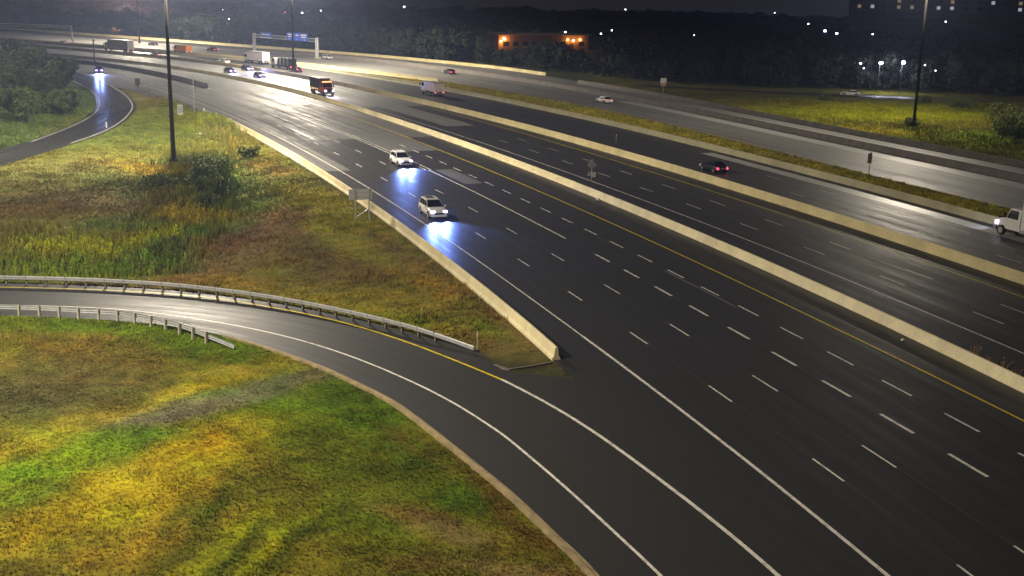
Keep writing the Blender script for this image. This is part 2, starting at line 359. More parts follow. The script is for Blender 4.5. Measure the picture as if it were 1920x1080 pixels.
# loop ramp on the left
LOOPL = [(-75, 95), (-73, 125), (-71.4, 145), (-71.0, 160), (-70.7, 170), (-72.4, 193), (-76.6, 214.8), (-86.6, 242.8), (-98.7, 267.8), (-118, 300), (-150, 345)]
LOOPR = [(-68, 95), (-66.6, 125), (-65.8, 145), (-64.9, 165), (-64.6, 177), (-65.5, 189), (-68.2, 204.3), (-73.4, 224.8), (-83.7, 250.1), (-96.9, 276.4), (-112, 305), (-140, 345)]
ll = resample(chaikin(LOOPL), 110); lr = resample(chaikin(LOOPR), 110)
loop = ribbon('loop_ramp', ll + normals(ll) * -0.6, lr + normals(lr) * 0.5, 0.007, M_asph_loop, across=2)
line_xy('edge_line', ll[30:95], 0.16, M_lw, loop, 0.017)
line_xy('edge_line', lr[30:95], 0.22, M_lw, loop, 0.017)
sv = np.array([(30, 304), (62.3, 290.5), (81.7, 285.5), (101.0, 281), (119.2, 276), (160, 266), (230, 250)])
svc = resample(chaikin(sv), 30); svn = normals(svc)
ribbon('service_road', svc - svn * 2.6, svc + svn * 2.6, 0.03, M_asph_mid)

# painted lane lines
def dashes(of, s0, s1, cyc, ln, w, parent, first):
    s = first
    while s < s1:
        if s >= s0: line_so('lane_dash', of, s - ln, s, w, M_lw, parent, step=1.5)
        s += cyc
line_so('edge_line', o_Aw, -60, 17, 0.21, M_lw, roadA); line_so('edge_line', o_Aw, 17, 240, 0.14, M_lw, roadA)
dashes(o_S, -40, 150, 12.05, 3.0, 0.13, roadA, -6.9 - 36.15)
dashes(o_R, -40, 150, 12.1, 3.1, 0.13, roadA, -5.7 - 36.3)
dashes(o_Q, -40, 45, 6.13, 3.1, 0.22, roadA, -7.7 - 24.5)
dashes(o_P, -40, 120, 6.08, 3.0, 0.16, roadA, -8.3 - 24.3)
line_so('solid_line', o_Q, 48.5, 94, 0.2, M_lw, roadA)
line_so('solid_line', o_Q, 94, 232, 0.16, M_lw, roadA, d=0.34); line_so('solid_line', o_Q, 94, 232, 0.16, M_lw, roadA, d=-0.34)
line_so('median_edge_line', o_Ay, -60, 200, 0.16, M_ly, roadA)
line_so('edge_line', o_Bw, -60, 170, 0.15, M_lw, roadB)
dashes(o_b1, -40, 130, 11.6, 3.4, 0.12, roadB, 16.7 - 46.4)
dashes(o_b2, -40, 130, 11.55, 3.4, 0.12, roadB, 18.1 - 46.2)
line_so('median_edge_line', o_By, -60, 170, 0.14, M_ly, roadB)
o_c1 = knots((-60, 29), (33, 28.9), (45, 29.3), (57, 29.4), (400, 30)); o_c2 = knots((-60, 24.5), (400, 25.3))
dashes(o_c1, 0, 90, 11.4, 3.2, 0.14, roadC, 33.5 - 22.8); dashes(o_c2, 0, 70, 11.4, 3.2, 0.13, roadC, 10)
line_so('median_edge_line', addo(o_B3, 1.9), 0, 140, 0.14, M_ly, roadC)
line_so('median_edge_line', o_Dy, 40, 190, 0.13, M_ly, roadD, d=0.7)
# worn joints and scars of removed lines running through the dashes
for of, d, s0, s1 in ((o_Q, 0, -50, 48), (o_R, 0.02, -50, 70), (o_S, 0.03, -50, 60), (o_P, -0.42, 0, 60)):
    line_so('pavement_joint', of, s0, s1, 0.09, M_seam, roadA, z=0.008, d=d)
line_so('scar_of_removed_line', o_P, 22, 34, 0.16, mat('scar_paint', (0.17, 0.165, 0.155), 0.6, vary=0.4, scale=1.5), roadA, z=0.010, d=-0.38)
line_so('scar_of_removed_line', o_P, 38, 62, 0.12, M_seam, roadA, z=0.010, d=-0.30)
line_so('pavement_joint', o_Ay, -40, 60, 0.12, M_seam, roadA, z=0.008, d=1.35)

# ------------------------------------------------------------------ concrete barriers
def barrier_prof(h, near=1):
    return [(0.0, -0.15), (0.0, 0.08), (0.12, 0.28), (0.19, h - .04), (0.22, h), (0.34, h), (0.37, h - .04), (0.44, 0.28), (0.56, 0.08), (0.56, -0.15)]
def barrier(of, s0, s1, h, m, label, d=0.0, step=3.0, name='concrete_barrier', wall=False):
    s = np.linspace(s0, s1, max(2, int((s1 - s0) / step) + 1)); P = W(s, of(s) + d)
    prof = [(0.0, -0.15), (0.0, h), (0.35, h), (0.35, -0.15)] if wall else barrier_prof(h)
    return tag(sweep(name, P, prof, m), label, 'barrier')
barrier(o_B1, 12.2, 155, 0.84, M_conc, 'cream concrete barrier ending at the grass tip between ramp and highway')
barrier(cst(0), -45, 700, 0.82, M_conc, 'long cream concrete barrier with road sign, between collector and express lanes')
barrier(o_B3, -45, 700, 0.95, M_conc2, 'yellowish concrete barrier in the middle between opposing express lanes')
barrier(o_B4, -45, 700, 0.85, M_conc3, 'pale concrete barrier along the near edge of the grass median')
barrier(o_B6, -45, 700, 1.05, M_conc_d, 'concrete barrier with back-lit shade in its dark colour, between far collector road and far ramp')  # face away from the lamps, its shade painted dark
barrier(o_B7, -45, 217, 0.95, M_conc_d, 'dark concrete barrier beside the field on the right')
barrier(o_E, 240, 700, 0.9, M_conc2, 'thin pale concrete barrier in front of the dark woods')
barrier(knots((228, -14.75), (343, -11.8), (500, -11.6)), 228, 480, 1.0, M_conc_d, 'concrete barrier with back-lit shade in its dark colour, starting from the double white line in the distance')  # back-lit face, shade held in the colour
barrier(knots((229, 45.6), (262, 41.5), (275, 40.5), (500, 44)), 229, 480, 0.85, M_conc2, 'short pale barrier on the far edge of the grass median, behind the trucks')

# ------------------------------------------------------------------ steel beam guide rails
def guide_rail(P, spacing, side, label, pmat=None, top=0.74, endpts=None, post_h=0.80, end_drop=True):
    P = resample(P, 140); L_ = length(P); N = normals(P)
    root = thing('steel_beam_guide_rail', (0, 0, 0), 0, label, 'guide rail')
    drop = np.ones(len(P))
    if end_drop:
        t = np.linspace(0, L_, len(P)); drop = 1 - np.clip((t - (L_ - 6)) / 6, 0, 1) ** 1.5 * 0.75
    prof = [(0.0, 0.0), (0.05, 0.05), (0.05, 0.11), (0.0, 0.15), (0.05, 0.19), (0.05, 0.25), (0.0, 0.31)]
    vs_ = []
    for i in range(len(P)):
        for a, b in prof: vs_.append((P[i, 0] + N[i, 0] * side * (0.14 + a), P[i, 1] + N[i, 1] * side * (0.14 + a), (top - 0.31) * drop[i] + b))
    k = len(prof); fs = [(i * k + j, i * k + j + 1, (i + 1) * k + j + 1, (i + 1) * k + j) for i in range(len(P) - 1) for j in range(k - 1)]
    o = MB().add(vs_, fs).build('rail', M_galv, root)
    md = o.modifiers.new('thickness', 'SOLIDIFY'); md.thickness = 0.012
    pm = MB().box(-0.07, 0.07, -0.065, 0.065, -0.3, post_h).mesh('post', pmat or M_post)
    bm_ = MB().box(-0.06, 0.06, -0.05, 0.05, top - 0.33, top - 0.02).mesh('block', pmat or M_post)
    n = int(L_ / spacing)
    t = np.r_[0, np.cumsum(np.linalg.norm(np.diff(P, axis=0), axis=1))]
    for q in range(n + 1):
        u = q * spacing
        if u > L_ - (2.0 if end_drop else 0): break
        x = np.interp(u, t, P[:, 0]); y = np.interp(u, t, P[:, 1]); nx = np.interp(u, t, N[:, 0]); ny = np.interp(u, t, N[:, 1])
        po = bpy.data.objects.new('post', pm); C.objects.link(po); po.parent = root; po.location = (x, y, 0); po.rotation_euler = (0, 0, math.atan2(ny, nx))
        bo = bpy.data.objects.new('block', bm_); C.objects.link(bo); bo.parent = po; bo.location = (side * 0.14, 0, 0)
    return root
guide_rail(railn_c, 1.55, 1, post_h=0.66, pmat=mat('weathered_timber', (.16, .14, .11), .85, vary=.3, scale=4), label='long galvanised guide rail on the outer side of the ramp below the tall grass')
RAILS = [(-62, 77.0), (-50, 78.1), (-34.7, 78.2), (-33.2, 78.1), (-31.7, 78.0), (-30.2, 77.7), (-28.7, 77.6), (-27.4, 77.4), (-25.9, 76.8), (-24.6, 76.2), (-23.1, 75.2), (-21.7, 74.2), (-20.4, 73.1), (-19.1, 72.1), (-17.9, 71.2)]
guide_rail(chaikin(RAILS), 1.45, -1, 'galvanised guide rail with pale posts on the inner side of the ramp, above foreground grass')
e1 = W(np.linspace(158, 232, 30), o_B1(np.linspace(158, 232, 30)) - 0.3)
guide_rail(e1, 3.8, -1, 'weathered guide rail continuing from the far end of the cream barrier', end_drop=False)

# ------------------------------------------------------------------ terrain
def vnoise(x, y, sc, seed):
    r = np.random.default_rng(seed); g = r.random((256, 256))
    X = x / sc; Y = y / sc; i = np.floor(X).astype(int); j = np.floor(Y).astype(int); u = X - i; v = Y - j
    u = u * u * (3 - 2 * u); v = v * v * (3 - 2 * v); i &= 255; j &= 255; i2 = (i + 1) & 255; j2 = (j + 1) & 255
    return (g[i, j] * (1 - u) + g[i2, j] * u) * (1 - v) + (g[i, j2] * (1 - u) + g[i2, j2] * u) * v
def fbm(x, y, sc, seed): return (vnoise(x, y, sc, seed) * .5 + vnoise(x, y, sc / 2.1, seed + 1) * .3 + vnoise(x, y, sc / 4.3, seed + 2) * .2)
def seg_dist(x, y, P):
    d = np.full(np.shape(x), 1e9)
    for a, b in zip(P[:-1], P[1:]):
        ab = b - a; t = np.clip(((x - a[0]) * ab[0] + (y - a[1]) * ab[1]) / (ab @ ab + 1e-9), 0, 1)
        d = np.minimum(d, np.hypot(x - a[0] - t * ab[0], y - a[1] - t * ab[1]))
    return d
sm = lambda a, b, v: (lambda t: t * t * (3 - 2 * t))(np.clip((v - a) / (b - a), 0, 1))
B1line = W(np.linspace(12, 250, 40), o_B1(np.linspace(12, 250, 40)))
LOOPc = resample(np.array(LOOPR), 30)
DITCH = np.array([(-52, 215), (-47, 175), (-44, 160), (-41, 148), (-38.5, 137), (-36, 127), (-34, 118), (-33, 108), (-33, 97)])
NEAR_S = resample(kerb_c, 50); NEAR_N = resample(railn_c, 40)
E_line = W(np.linspace(-45, 230, 50), o_E(np.linspace(-45, 230, 50)))
_cs = REF[::6]; _cS = S[::6]; _cN = NRM[::6]
def so_arr(x, y):
    s = np.empty(len(x)); o = np.empty(len(x))
    for a in range(0, len(x), 20000):
        d = (x[a:a + 20000, None] - _cs[None, :, 0]) ** 2 + (y[a:a + 20000, None] - _cs[None, :, 1]) ** 2
        i = d.argmin(1); s[a:a + 20000] = _cS[i]
        o[a:a + 20000] = (x[a:a + 20000] - _cs[i, 0]) * _cN[i, 0] + (y[a:a + 20000] - _cs[i, 1]) * _cN[i, 1]
    return s, o
def zone(x, y):
    """which piece of grass a point lies on: 1 foreground, 2 between ramp and highway, 3 field on the right, 4 median, 5 left verge, 0 none"""
    z = np.zeros(len(x), int); s, o = so_arr(x, y)
    kx = np.interp(y, kc[::-1, 1], kc[::-1, 0]); ky = np.interp(x, kerb_c[:, 0], kerb_c[:, 1])
    z[(y < ky - 0.15) & (x < 4) & (y > 30)] = 1
    ny = np.interp(x, railn_c[:, 0], railn_c[:, 1])
    lx = np.interp(y, lr[:, 1], lr[:, 0]) + 0.9
    z[(y > ny + 0.5) & (o < o_B1(s) - 0.2) & (x > lx) & (y < 262) & (s > 12)] = 2
    z[(o > o_E(s) + 0.7) & (s > -60) & (s < 260) & (x > 20)] = 3
    z[(o > o_B4(s) + 0.7) & (o < o_Dy(s) - 0.2) & (s > -40) & (s < 245)] = 4
    l2 = np.interp(y, ll[:, 1], ll[:, 0]) - 1.0
    z[(x < l2) & (y > 95) & (y < 300)] = 5
    return z
def height(x, y):
    d1 = seg_dist(x, y, NEAR_N); d2 = seg_dist(x, y, B1line); d3 = seg_dist(x, y, LOOPc); zz = zone(x, y)
    h = np.full(len(x), -0.06)
    g = (zz == 2); edge = sm(0.8, 9, np.minimum(np.minimum(d1, d2), d3))
    dit = seg_dist(x, y, DITCH)
    h += np.where(g, edge * (-1.3 * np.exp(-(dit / 9.0) ** 2) + 0.5 * (fbm(x, y, 16, 3) - 0.5)), 0)
    d4 = seg_dist(x, y, NEAR_S); f = (zz == 1)
    h += np.where(f, sm(0.5, 7, d4) * (0.55 * (fbm(x, y, 9, 11) - 0.5) + 0.35 * (vnoise(x, y, 22, 5) - 0.3)), 0)
    r3 = (zz == 3); d5 = seg_dist(x, y, E_line)
    h += np.where(r3, sm(1, 12, d5) * (0.9 * (fbm(x, y, 25, 21) - 0.4)) * sm(284, 262, y), 0)
    h += np.where(zz == 5, 0.5 * (fbm(x, y, 14, 31) - 0.4) * sm(0, 6, seg_dist(x, y, ll)), 0)
    return h
SR = lambda c: tuple(((v / 255) / 12.92 if v < 11 else ((v / 255 + .055) / 1.055) ** 2.4) for v in c)
# patches of vegetation: centre x, y, radius x, y, tilt (deg), colour as it grows there, weight
PATCH = [
    (-24.7, 75.3, 10.8, 1.64, -9.0, (92, 116, 22), 1.2),
    (-21.2, 71.9, 4.0, 2.1, -22.0, (84, 110, 20), 1.5),
    (-25.6, 71.0, 4.8, 2.13, -17.0, (124, 100, 40), 1.2),
    (-25.7, 66.6, 3.9, 3.86, -5.0, (98, 80, 44), 1.3),
    (-26.5, 62.3, 3.6, 2.93, -26.0, (74, 74, 48), 1.6),
    (-21.8, 62.6, 2.1, 2.06, 19.0, (92, 84, 44), 1.0),
    (-22.7, 56.3, 4.0, 0.86, 57.0, (152, 132, 34), 1.7),
    (-18.1, 63.7, 4.8, 1.01, 59.0, (150, 130, 30), 1.4),
    (-15.2, 67.9, 3.6, 1.05, 21.0, (132, 122, 40), 1.0),
    (-18.7, 59.6, 2.8, 1.08, 44.0, (120, 112, 92), 2.6),
    (-14.3, 63.9, 4.2, 1.09, 50.0, (116, 106, 88), 2.4),
    (-16.7, 62.5, 2.3, 0.72, 27.0, (92, 116, 24), 1.2),
    (-22.8, 51.7, 1.8, 1.52, 58.0, (112, 136, 20), 1.9),
    (-21.4, 54.3, 2.3, 1.89, 30.0, (110, 134, 22), 1.6),
    (-22.1, 48.7, 1.0, 0.98, 31.0, (96, 116, 24), 1.5),
    (-19.3, 56.2, 2.0, 1.07, 25.0, (86, 112, 30), 1.4),
    (-17.9, 48.0, 3.7, 2.06, 52.0, (158, 138, 22), 1.5),
    (-18.6, 49.3, 1.9, 1.2, 52.0, (164, 142, 26), 1.2),
    (-14.8, 55.1, 3.2, 1.72, 66.0, (166, 140, 20), 1.8),
    (-13.9, 57.2, 1.5, 1.54, 41.0, (152, 126, 34), 1.4),
    (-17.0, 44.1, 2.6, 1.5, 31.0, (150, 118, 34), 1.3),
    (-18.9, 42.0, 1.2, 1.04, 19.0, (104, 96, 26), 1.3),
    (-10.2, 61.5, 4.4, 4.35, 4.0, (84, 108, 16), 1.8),
    (-9.2, 61.7, 3.1, 1.26, -53.0, (80, 108, 16), 1.6),
    (-11.9, 58.9, 1.8, 1.4, 30.0, (120, 118, 20), 1.0),
    (-8.4, 53.7, 3.3, 2.11, -42.0, (84, 92, 14), 1.4),
    (-10.9, 50.4, 3.1, 1.0, -60.0, (92, 84, 22), 1.3),
    (-4.4, 54.2, 2.3, 1.47, -33.0, (82, 98, 20), 1.5),
    (-2.2, 49.9, 2.4, 1.14, -45.0, (78, 100, 18), 1.3),
    (-6.4, 46.9, 2.2, 1.83, -26.0, (88, 98, 14), 1.2),
    (-11.4, 45.7, 3.2, 0.53, 74.0, (150, 146, 16), 1.3),
    (-9.5, 45.0, 2.8, 0.42, 76.0, (148, 146, 18), 1.2),
    (-11.0, 45.2, 2.6, 0.35, 80.0, (66, 76, 18), 1.6),
    (-13.3, 46.7, 3.2, 0.35, 88.0, (72, 80, 20), 1.6),
    (-14.6, 46.8, 1.9, 0.35, 88.0, (80, 82, 22), 1.2),
    (-8.8, 45.0, 2.3, 0.35, 78.0, (70, 82, 16), 1.4),
    (-3.2, 46.7, 2.3, 0.76, -25.0, (130, 106, 62), 2.2),
    (-2.1, 45.9, 1.3, 0.56, -41.0, (136, 112, 70), 2.0),
    (0.5, 42.9, 2.0, 0.54, -7.0, (134, 112, 66), 2.2),
    (-3.4, 43.1, 1.6, 0.62, 19.0, (120, 98, 44), 1.4),
    (-0.5, 49.6, 5.6, 0.35, -63.0, (106, 76, 28), 2.0),
    (-5.1, 55.8, 5.0, 0.35, -57.0, (112, 92, 30), 1.2),
    (-68.6, 184.1, 18.9, 18.91, 28.0, (96, 106, 50), 1.2),
    (-68.2, 205.9, 18.8, 7.36, 81.0, (112, 116, 44), 1.0),
    (-54.4, 202.8, 9.0, 8.98, 56.0, (122, 124, 36), 1.4),
    (-55.2, 143.6, 11.2, 11.2, 39.0, (104, 98, 56), 1.0),
    (-44.8, 127.4, 10.6, 7.47, 37.0, (98, 86, 60), 1.4),
    (-48.2, 118.6, 5.0, 4.1, 44.0, (120, 92, 50), 1.2),
    (-46.9, 149.4, 6.6, 3.09, -38.0, (158, 124, 44), 2.0),
    (-40.4, 135.1, 2.3, 2.33, 8.0, (140, 124, 44), 1.6),
    (-33.9, 121.1, 5.0, 3.25, -45.0, (152, 132, 34), 2.0),
    (-33.3, 117.3, 1.8, 1.74, 60.0, (140, 112, 44), 1.4),
    (-34.7, 107.1, 4.8, 1.26, 71.0, (150, 144, 12), 2.6),
    (-39.4, 102.8, 3.9, 3.09, 14.0, (138, 138, 18), 2.0),
    (-43.0, 106.8, 5.3, 3.18, 50.0, (108, 98, 36), 1.2),
    (-40.1, 114.3, 4.7, 3.93, 33.0, (92, 104, 36), 1.4),
    (-35.8, 93.6, 6.3, 3.54, 10.0, (88, 104, 24), 1.8),
    (-32.8, 104.7, 2.7, 2.65, 22.0, (76, 88, 46), 1.8),
    (-37.0, 141.7, 11.1, 11.06, 8.0, (58, 74, 32), 2.2),
    (-43.7, 137.6, 3.4, 2.93, -9.0, (64, 66, 48), 1.8),
    (-42.2, 157.5, 4.8, 4.83, -35.0, (66, 82, 48), 1.8),
    (-30.7, 127.2, 3.9, 3.6, -55.0, (78, 96, 32), 1.8),
    (-29.8, 113.5, 4.4, 3.06, 76.0, (74, 98, 44), 1.8),
    (-29.4, 98.8, 4.0, 4.02, 39.0, (78, 104, 34), 1.8),
    (-25.4, 106.1, 12.2, 2.93, 86.0, (108, 78, 50), 4.5),
    (-20.2, 104.7, 14.8, 1.96, -64.0, (88, 72, 36), 1.8),
    (-15.2, 96.3, 6.0, 2.64, -50.0, (92, 70, 34), 1.6),
    (-22.7, 90.2, 2.7, 1.42, -25.0, (132, 104, 36), 1.6),
    (-24.3, 130.8, 13.4, 2.49, -62.0, (124, 108, 38), 1.2),
    (-19.9, 122.6, 10.2, 1.64, -62.0, (130, 122, 26), 1.6),
    (-16.8, 108.7, 7.9, 1.37, -65.0, (126, 116, 28), 1.4),
    (-31.2, 149.5, 7.8, 2.31, -55.0, (124, 92, 48), 1.4),
    (-40.9, 173.9, 19.5, 1.99, -63.0, (116, 104, 50), 1.2),
    (-9.8, 85.8, 3.5, 2.32, -39.0, (126, 112, 34), 1.4),
    (-6.5, 89.6, 4.8, 1.88, -60.0, (132, 104, 42), 1.4),
    (-6.8, 78.7, 3.6, 1.37, -30.0, (124, 120, 26), 1.8),
    (-2.2, 77.7, 2.4, 1.04, -50.0, (106, 112, 30), 1.4),
    (-3.0, 75.8, 4.7, 1.33, -49.0, (118, 92, 42), 1.6),
    (0.2, 72.9, 2.8, 0.99, -35.0, (100, 86, 50), 2.0),
    (-10.7, 82.7, 3.6, 1.04, -34.0, (122, 112, 30), 1.4),
    (-1.6, 81.7, 7.6, 0.66, -66.0, (108, 86, 46), 1.6),
    (-8.8, 98.6, 10.9, 0.74, -65.0, (104, 84, 44), 1.4),
    (74.0, 245.0, 18.0, 16.0, 0.0, (150, 148, 12), 1.6),
    (55.0, 262.0, 16.0, 14.0, 0.0, (92, 80, 34), 1.1),
    (92.0, 200.0, 14.0, 14.0, 0.0, (96, 112, 18), 1.0),
    (84.0, 222.0, 14.0, 8.0, 0.0, (90, 78, 34), 1.0),
    (76.0, 196.0, 10.0, 6.0, 0.0, (104, 112, 26), 1.0),
    (110.0, 240.0, 12.0, 16.0, 0.0, (88, 92, 30), 1.0),
    (40.0, 275.0, 20.0, 8.0, -10.0, (86, 78, 26), 0.9),
    (66.0, 205.0, 14.0, 4.0, -50.0, (132, 116, 28), 1.0),
]
ZBASE = {0: (70, 66, 40), 1: (116, 108, 30), 2: (114, 102, 40), 3: (94, 90, 28), 4: (116, 104, 26), 5: (82, 98, 46)}
def colour(x, y, z):
    c = np.zeros((len(x), 3)); w = np.full(len(x), 0.55)
    for k, b in ZBASE.items(): c[z == k] = np.array(SR(b)) * 0.55
    far = np.clip(y / 90, .6, 2.0); xx = x + (fbm(x, y, 3.0, 41) - .5) * 2.6 * far; yy = y + (fbm(x, y, 3.0, 45) - .5) * 2.6 * far
    for px, py, rx, ry, an, col, wt in PATCH:
        ca, sa = math.cos(R_(an)), math.sin(R_(an)); dx = xx - px; dy = yy - py
        u = (dx * ca + dy * sa) / rx; v = (-dx * sa + dy * ca) / ry
        g = np.exp(-(u * u + v * v) * 1.1) * wt * 2.2; c += np.array(SR(col))[None] * g[:, None]; w += g
    c = c / w[:, None]
    # small clumps of greener, drier and barer growth everywhere
    k1 = fbm(x, y, 1.7, 51) - .5; k2 = fbm(x, y, 0.8, 55) - .5; k3 = fbm(x, y, 4.5, 58) - .5; k3 = k3 + np.where(z == 3, 1.1 * (fbm(x, y, 9, 59) - .5), 0)
    c = c * np.clip(1 + 1.35 * k2 + .6 * k3, .35, 1.9)[:, None]
    g = np.clip(k1 * 3.2, -1, 1); c[:, 0] *= .93 * (1 - .13 * g); c[:, 1] *= 1.02 * (1 + .03 * g); c[:, 2] *= 1 - .2 * np.abs(g)
    c[z == 2] *= 1.2; c[z == 4] *= 1.9; c[z == 1] *= .88
    return c
GRASS_GAIN = 1.45
ang = np.radians(np.r_[np.arange(-180, -42, 6.0), np.arange(-42, 42, 0.42), np.arange(42, 180.1, 6.0)])
rad = np.r_[0.0, 8, 16, 24, np.geomspace(31, 420, 300), np.geomspace(440, 1500, 26)]
AA, RR = np.meshgrid(ang, rad); TX = (RR * np.sin(AA)).ravel(); TY = (RR * np.cos(AA)).ravel()
TH = height(TX, TY); TZ = zone(TX, TY); na = len(ang); nr = len(rad)
fs = [(i * na + k, i * na + k + 1, (i + 1) * na + k + 1, (i + 1) * na + k) for i in range(nr - 1) for k in range(na - 1)]
me = bpy.data.meshes.new('ground'); me.from_pydata(np.c_[TX, TY, TH].tolist(), [], fs)
if me.polygons[len(me.polygons) // 2].normal.z < 0: me.flip_normals()
me.polygons.foreach_set('use_smooth', [True] * len(me.polygons))
at = me.color_attributes.new('growth', 'FLOAT_COLOR', 'POINT'); at.data.foreach_set('color', np.c_[colour(TX, TY, TZ) * GRASS_GAIN * 0.75, np.ones(len(TX))].ravel())
mg, n, l, p = new_mat('grass_ground')
va = n.new('ShaderNodeVertexColor'); va.layer_name = 'growth'; geo = n.new('ShaderNodeNewGeometry')
nz = n.new('ShaderNodeTexNoise'); nz.inputs['Scale'].default_value = 3.5; nz.inputs['Detail'].default_value = 8; nz.inputs['Roughness'].default_value = 0.7; l.new(geo.outputs['Position'], nz.inputs['Vector'])
rm = n.new('ShaderNodeMapRange'); rm.inputs[1].default_value = 0.3; rm.inputs[2].default_value = 0.7; rm.inputs[3].default_value = 0.55; rm.inputs[4].default_value = 1.4; l.new(nz.outputs['Fac'], rm.inputs[0])
mm = n.new('ShaderNodeMix'); mm.data_type = 'RGBA'; mm.blend_type = 'MULTIPLY'; mm.inputs[0].default_value = 1; l.new(va.outputs[0], mm.inputs[6]); l.new(rm.outputs[0], mm.inputs[7]); l.new(mm.outputs[2], p.inputs['Base Color'])
p.inputs['Roughness'].default_value = 0.95; p.inputs['Specular IOR Level'].default_value = 0.1
bp = n.new('ShaderNodeBump'); bp.inputs['Strength'].default_value = 0.6; bp.inputs['Distance'].default_value = 0.25; l.new(nz.outputs['Fac'], bp.inputs['Height']); l.new(bp.outputs[0], p.inputs['Normal'])
me.materials.append(mg)
ground = bpy.data.objects.new('ground', me); C.objects.link(ground); ground['kind'] = 'structure'

# ------------------------------------------------------------------ lighting masts
def mast(x, y, h, power, label, yaw=0.0, r=0.31):
    t = thing('lighting_mast', (x, y, 0), yaw, label, 'light mast', 'high lighting masts along the highway')
    MB().tube((0, 0, -0.3), (0, 0, h), r, r * 0.42, 14).build('pole', M_rust, t, True)
    b = MB().tube((0, 0, -0.1), (0, 0, 0.18), r * 1.9, r * 1.9, 14)
    for k in range(8): b.tube((r * 1.55 * math.cos(k * .785), r * 1.55 * math.sin(k * .785), .1), (r * 1.55 * math.cos(k * .785), r * 1.55 * math.sin(k * .785), .34), 0.05, n=6)
    b.build('base_flange', M_rust, t)
    ring = MB(); q = 24
    for k in range(q): ring.tube((1.1 * math.cos(2 * math.pi * k / q), 1.1 * math.sin(2 * math.pi * k / q), h - .5), (1.1 * math.cos(2 * math.pi * (k + 1) / q), 1.1 * math.sin(2 * math.pi * (k + 1) / q), h - .5), 0.06, n=6)
    for k in range(4): ring.tube((0.1 * math.cos(k * 1.57), .1 * math.sin(k * 1.57), h - .3), (1.1 * math.cos(k * 1.57), 1.1 * math.sin(k * 1.57), h - .5), 0.05, n=6)
    ring.build('luminaire_ring', M_galv, t)
    for k in range(8):
        a = 2 * math.pi * k / 8; c = (1.45 * math.cos(a), 1.45 * math.sin(a), h - .55)
        lu = MB().box(c[0] - .28, c[0] + .28, c[1] - .28, c[1] + .28, c[2] - .05, c[2] + .18, .08, .08).build('luminaire', M_grey, t)
        MB().box(c[0] - .22, c[0] + .22, c[1] - .22, c[1] + .22, c[2] - .09, c[2] - .05).build('lens', M_mastlens, lu)
    lamp('SPOT', 'mast_light', t, (0, 1.6, h - .8), power, MAST_COL, 1.0, R_(168), 0.25, (0, 0, -1))
    return t
mast(-45.6, 154.4, 30.5, MAST_W * 1.95, 'tall dark lighting mast standing on the grass beside the bushy ditch')
mast(73.2, 214.7, 30.5, MAST_W * 0.72, 'tall dark lighting mast in the field on the right')
mast(-62.9, 331.8, 30.5, MAST_W * 4.2, 'slim distant lighting mast behind the dark flatbed truck')
mast(-116.0, 212.0, 30.5, MAST_W * 1.1, 'added unseen lighting mast beyond the left edge trees')  # added out of view to brighten haze and trees at left
mast(-34.0, 48.0, 31.0, MAST_W * 1.35, 'tall dark lighting mast left of the camera')
mast(-150.0, 470.0, 30.5, MAST_W * 3.0, 'far hazy lighting mast near the overhead gantry at upper left')

# ------------------------------------------------------------------ signs, gantries, posts
def sign_post(x, y, rz, parts, label, cat='sign', name='road_sign', z=0.0):
    t = thing(name, (x, y, z), rz, label, cat)
    for nm, mb_, m in parts: mb_.build(nm, m, t)
    return t
# back of a wide sign on two posts, near the barrier
sign_post(-16.0, 115.5, R_(18), [('post', MB().box(-.06, .06, -.06, .06, -.2, 3.25), M_galv), ('post', MB().box(1.36, 1.48, -.06, .06, -.2, 3.2), M_galv),
    ('panel', MB().box(-.62, 1.75, .08, .12, 2.05, 3.15), M_alu), ('stiffener', MB().box(-.6, 1.73, .02, .08, 2.3, 2.36).box(-.6, 1.73, .02, .08, 2.8, 2.86), M_galv),
    ('brace', MB().tube((.05, 0, .25), (1.35, 0, 1.15), .035), M_galv)], 'grey back of a wide road sign on two posts before the cream barrier')
# diamond sign and plate on the middle barrier
dm = MB().loft([[(0, yy, 2.36), (.62, yy, 1.74), (0, yy, 1.12), (-.62, yy, 1.74)] for yy in (.05, .09)])
sign_post(9.35, 139.5, R_(14), [('post', MB().box(-.05, .05, -.05, .05, -.1, 2.45), M_galv), ('diamond_panel', dm, M_alu), ('plate', MB().box(-.12, .48, -.11, -.08, .28, .88), M_white), ('rear_plate', MB().box(-.5, .1, .07, .1, .4, .9), M_alu)],
    'diamond road sign seen from behind, on top of the long cream barrier', z=0.95)
sign_post(47.4, 154.5, R_(40), [('post', MB().box(-.05, .05, -.05, .05, -.2, 3.0), M_post), ('panel', MB().box(-.5, .5, .06, .1, 1.6, 2.9), M_alu)], 'narrow brownish road sign seen edge on in the grass median')
sign_post(35.4, 283.6, R_(8), [('post', MB().box(-.05, .05, -.05, .05, -.2, 3.3), M_galv), ('panel', MB().box(-.75, .75, -.1, -.06, 2.2, 3.4), M_white), ('lower_panel', MB().box(-.7, .6, -.1, -.06, 1.5, 2.12), mat('sign_pinkish', (.5, .28, .24), .5))], 'small white square sign with a pinkish lower panel before the woods')
sign_post(70.4, 174.6, R_(20), [('post', MB().box(-.04, .04, -.04, .04, -.2, 1.3), M_galv), ('panel', MB().box(-.22, .22, -.08, -.05, .6, 1.3), M_ysign)], 'tiny yellow marker sign at the edge of the field on the right')
def delineator(x, y, h, m, label, w=0.06, z=0.0):
    t = thing('marker_post', (x, y, z), 0, label, 'marker post', 'marker posts beside the roads')
    MB().box(-w, w, -.04, .04, -.2, h, .01, 0).build('post', m, t); MB().box(-w * .8, w * .8, -.06, -.042, h * .72, h * .95).build('reflector', M_white, t)
